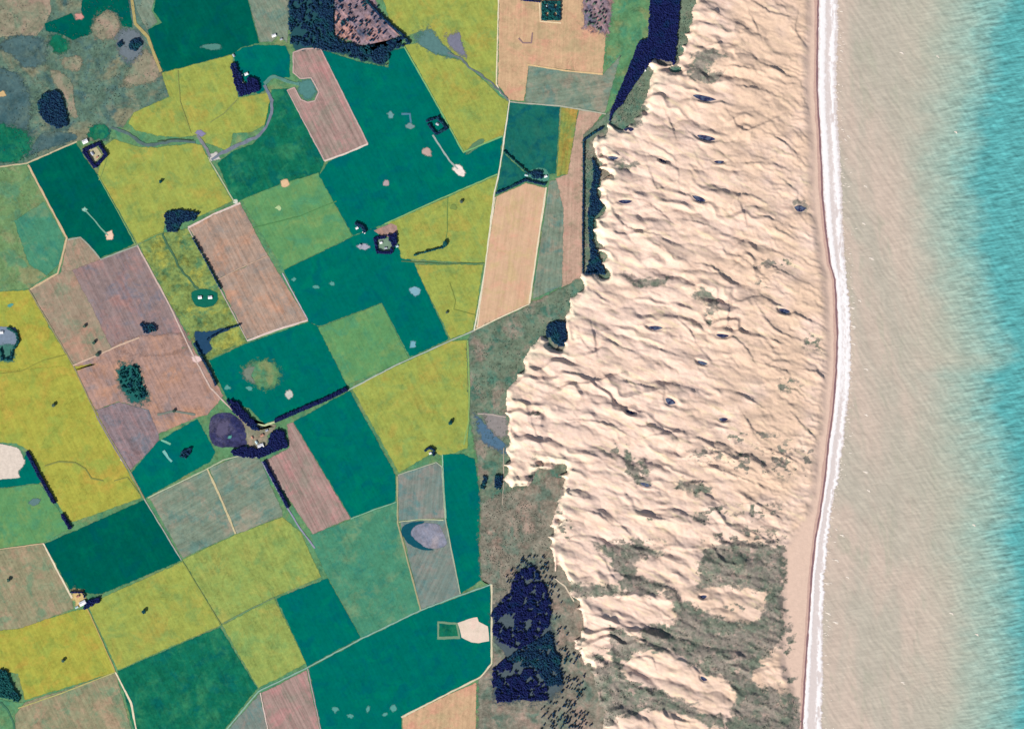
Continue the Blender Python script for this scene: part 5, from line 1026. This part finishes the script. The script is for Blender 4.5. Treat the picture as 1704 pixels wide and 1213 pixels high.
def building(name, x, y, l, w, ht, rot, roof, label, cat):
    root = bpy.data.objects.new(name, None); root.location = (float(gx(x)), float(gy(y)), 1.2); root.rotation_euler = (0, 0, math.radians(rot))
    put(root, label, cat, 'farm buildings')
    L, B, rz = l / 2, w / 2, w * .22
    V = [(-L, -B, -1.3), (L, -B, -1.3), (L, B, -1.3), (-L, B, -1.3), (-L, -B, ht), (L, -B, ht), (L, B, ht), (-L, B, ht), (-L, 0, ht + rz), (L, 0, ht + rz)]
    F = [[0, 1, 5, 4], [2, 3, 7, 6], [1, 2, 6, 9, 5], [3, 0, 4, 8, 7]]
    mesh_obj('wall', V, F, WALL, parent=root)
    V, F = [], []; t = .25
    for sgn in (-1, 1):
        b = len(V); o = .6
        V += [(-L - o, 0, ht + rz + .02), (L + o, 0, ht + rz + .02), (L + o, sgn * (B + o), ht - .1), (-L - o, sgn * (B + o), ht - .1)]
        V += [(p[0], p[1], p[2] + t) for p in V[b:b + 4]]
        q = [[b + 4, b + 5, b + 6, b + 7], [b + 3, b + 2, b + 1, b], [b, b + 1, b + 5, b + 4], [b + 2, b + 3, b + 7, b + 6], [b + 1, b + 2, b + 6, b + 5], [b + 3, b, b + 4, b + 7]]
        F += q if sgn < 0 else [f[::-1] for f in q]
    n = int(l / 2.4)                      # standing seams
    for i in range(n + 1):
        xx = -L + i * l / n
        for sgn in (-1, 1):
            b = len(V); y1 = sgn * (B + .5)
            V += [(xx - .08, sgn * .05, ht + rz + .3), (xx + .08, sgn * .05, ht + rz + .3), (xx + .08, y1, ht + .24), (xx - .08, y1, ht + .24), (xx, sgn * .05, ht + rz + .42), (xx, y1, ht + .36)]
            F += [[b, b + 4, b + 5, b + 3], [b + 4, b + 1, b + 2, b + 5]]
    rf = mesh_obj('roof', V, F, ROOFS[roof], parent=root)
    V, F = [], []; box(V, F, -L * .6, -L * .6 + 1.4, B * .3, B * .3 + 1.4, ht, ht + rz + 1.6)
    mesh_obj('chimney', V, F, WALL, parent=rf)
    V, F = [], []; box(V, F, -1.6, 1.6, -B - .06, -B + .05, -.4, 3.0); d = mesh_obj('door', V, F, DOOR, parent=root)
    for sx in (-.6, -.3, .3, .6):
        V, F = [], []; box(V, F, sx * l - .0 if False else sx * L - .9, sx * L + .9, -B - .05, -B + .05, 1.2, 2.6); wd = mesh_obj('window', V, F, FRAME, parent=root)
        V, F = [], []; box(V, F, sx * L - .75, sx * L + .75, -B - .08, -B - .051, 1.35, 2.45); mesh_obj('pane', V, F, GLASS, parent=wd)
BUILD = [
 ('barn', 410,124,24,17,5,25,'white','white roofed barn at the heart of the navy L shaped grove','barn'),
 ('farmhouse', 401,138,26,18,5,25,'white','white farmhouse at the lower edge of the L shaped grove','house'),
 ('shed', 402,126,15,12,4,25,'blue','pale bluish shed beside the white barn in the L shaped grove','shed'),
 ('shed', 389,93,18,12,4,-60,'grey','grey roofed shed north of the L shaped grove','shed'),
 ('farmhouse', 392,113,16,13,4,25,'grey','small grey roofed house in the narrow top of the L shaped grove','house'),
 ('barn', 142,236,36,26,6,25,'white','white barn just outside the hollow navy square','barn'),
 ('farmhouse', 154,256,24,16,5,-55,'grey','farmhouse in the yard inside the hollow navy square','house'),
 ('shed', 162,262,16,10,4,35,'rust','rusty roofed shed inside the hollow navy square','shed'),
 ('barn', 434,742,40,28,7,20,'white','largest white barn of the central farm in front of the navy crescent','barn'),
 ('shed', 427,736,22,14,5,-60,'blue','bluish roofed shed touching the large white central barn','shed'),
 ('farmhouse', 436,724,22,16,5,25,'rust','rusty roofed farmhouse at the top of the central yard','house'),
 ('shed', 444,716,18,12,4,25,'grey','grey shed on the upper east side of the central yard','shed'),
 ('shed', 420,728,18,12,4,-60,'rust','rusty shed beside the round dark pond','shed'),
 ('barn', 138,1003,44,28,7,28,'white','large white barn next to the navy wedge of trees','barn'),
 ('shed', 128,1010,20,12,4,28,'blue','bluish shed below the large white barn','shed'),
 ('farmhouse', 130,992,20,14,5,28,'rust','rusty roofed house in the tan yard above the large white barn','house'),
 ('farmhouse', 594,380,18,14,5,30,'white','upper white house left of the U shaped grove','house'),
 ('farmhouse', 606,387,18,12,5,-30,'white','lower white house left of the U shaped grove','house'),
 ('barn', 599,410,24,16,5,60,'grey','grey barn on the whitish wedge of ground','barn'),
 ('farmhouse', 634,404,18,14,5,10,'white','white house inside the U shaped grove','house'),
 ('shed', 642,413,18,12,4,10,'grey','grey shed near the foot of the U shaped grove','shed'),
 ('shed', 661,410,16,14,4,20,'blue','bluish shed right outside the U shaped grove','shed'),
 ('farmhouse', 333,495,24,20,5,5,'white','left one of the two white houses in the round garden','house'),
 ('farmhouse', 350,495,26,20,5,5,'white','right one of the two white houses in the round garden','house'),
 ('barn', 876,292,22,12,5,-15,'blue','pale barn at the small farm between dark teal fields','barn'),
 ('shed', 908,294,20,14,4,20,'white','white shed on the east side of the small dark teal farm','shed'),
 ('barn', 456,60,28,18,5,20,'white','white barn near the top under the grey green strip field','barn'),
 ('shed', 468,66,16,12,4,20,'grey','grey shed next to the white barn near the top','shed'),
 ('shed', 906,32,16,14,4,0,'white','pale shed in the lower west plot of the square orchard','shed'),
 ('shed', 920,32,22,14,4,0,'blue','pale bluish shed in the lower east plot of the square orchard','shed'),
 ('farmhouse', 908,11,18,14,4,0,'blue','bluish roofed house in the upper plots of the square orchard','house'),
 ('farmhouse', 3,553,22,18,5,0,'white','white house on the bank of the pale blue pond at the picture edge','house'),
 ('farmhouse', 716,754,16,14,4,20,'white','white house inside the little ring of trees by the ochre field','house'),
 ('shed', 1072,118,20,14,4,15,'white','white shed between forest edge and the pale dune lobe','shed'),
 ('farmhouse', 728,207,20,16,4,-30,'grey','grey roofed house within the walled square copse','house'),
]
for b_ in BUILD: building(*b_)
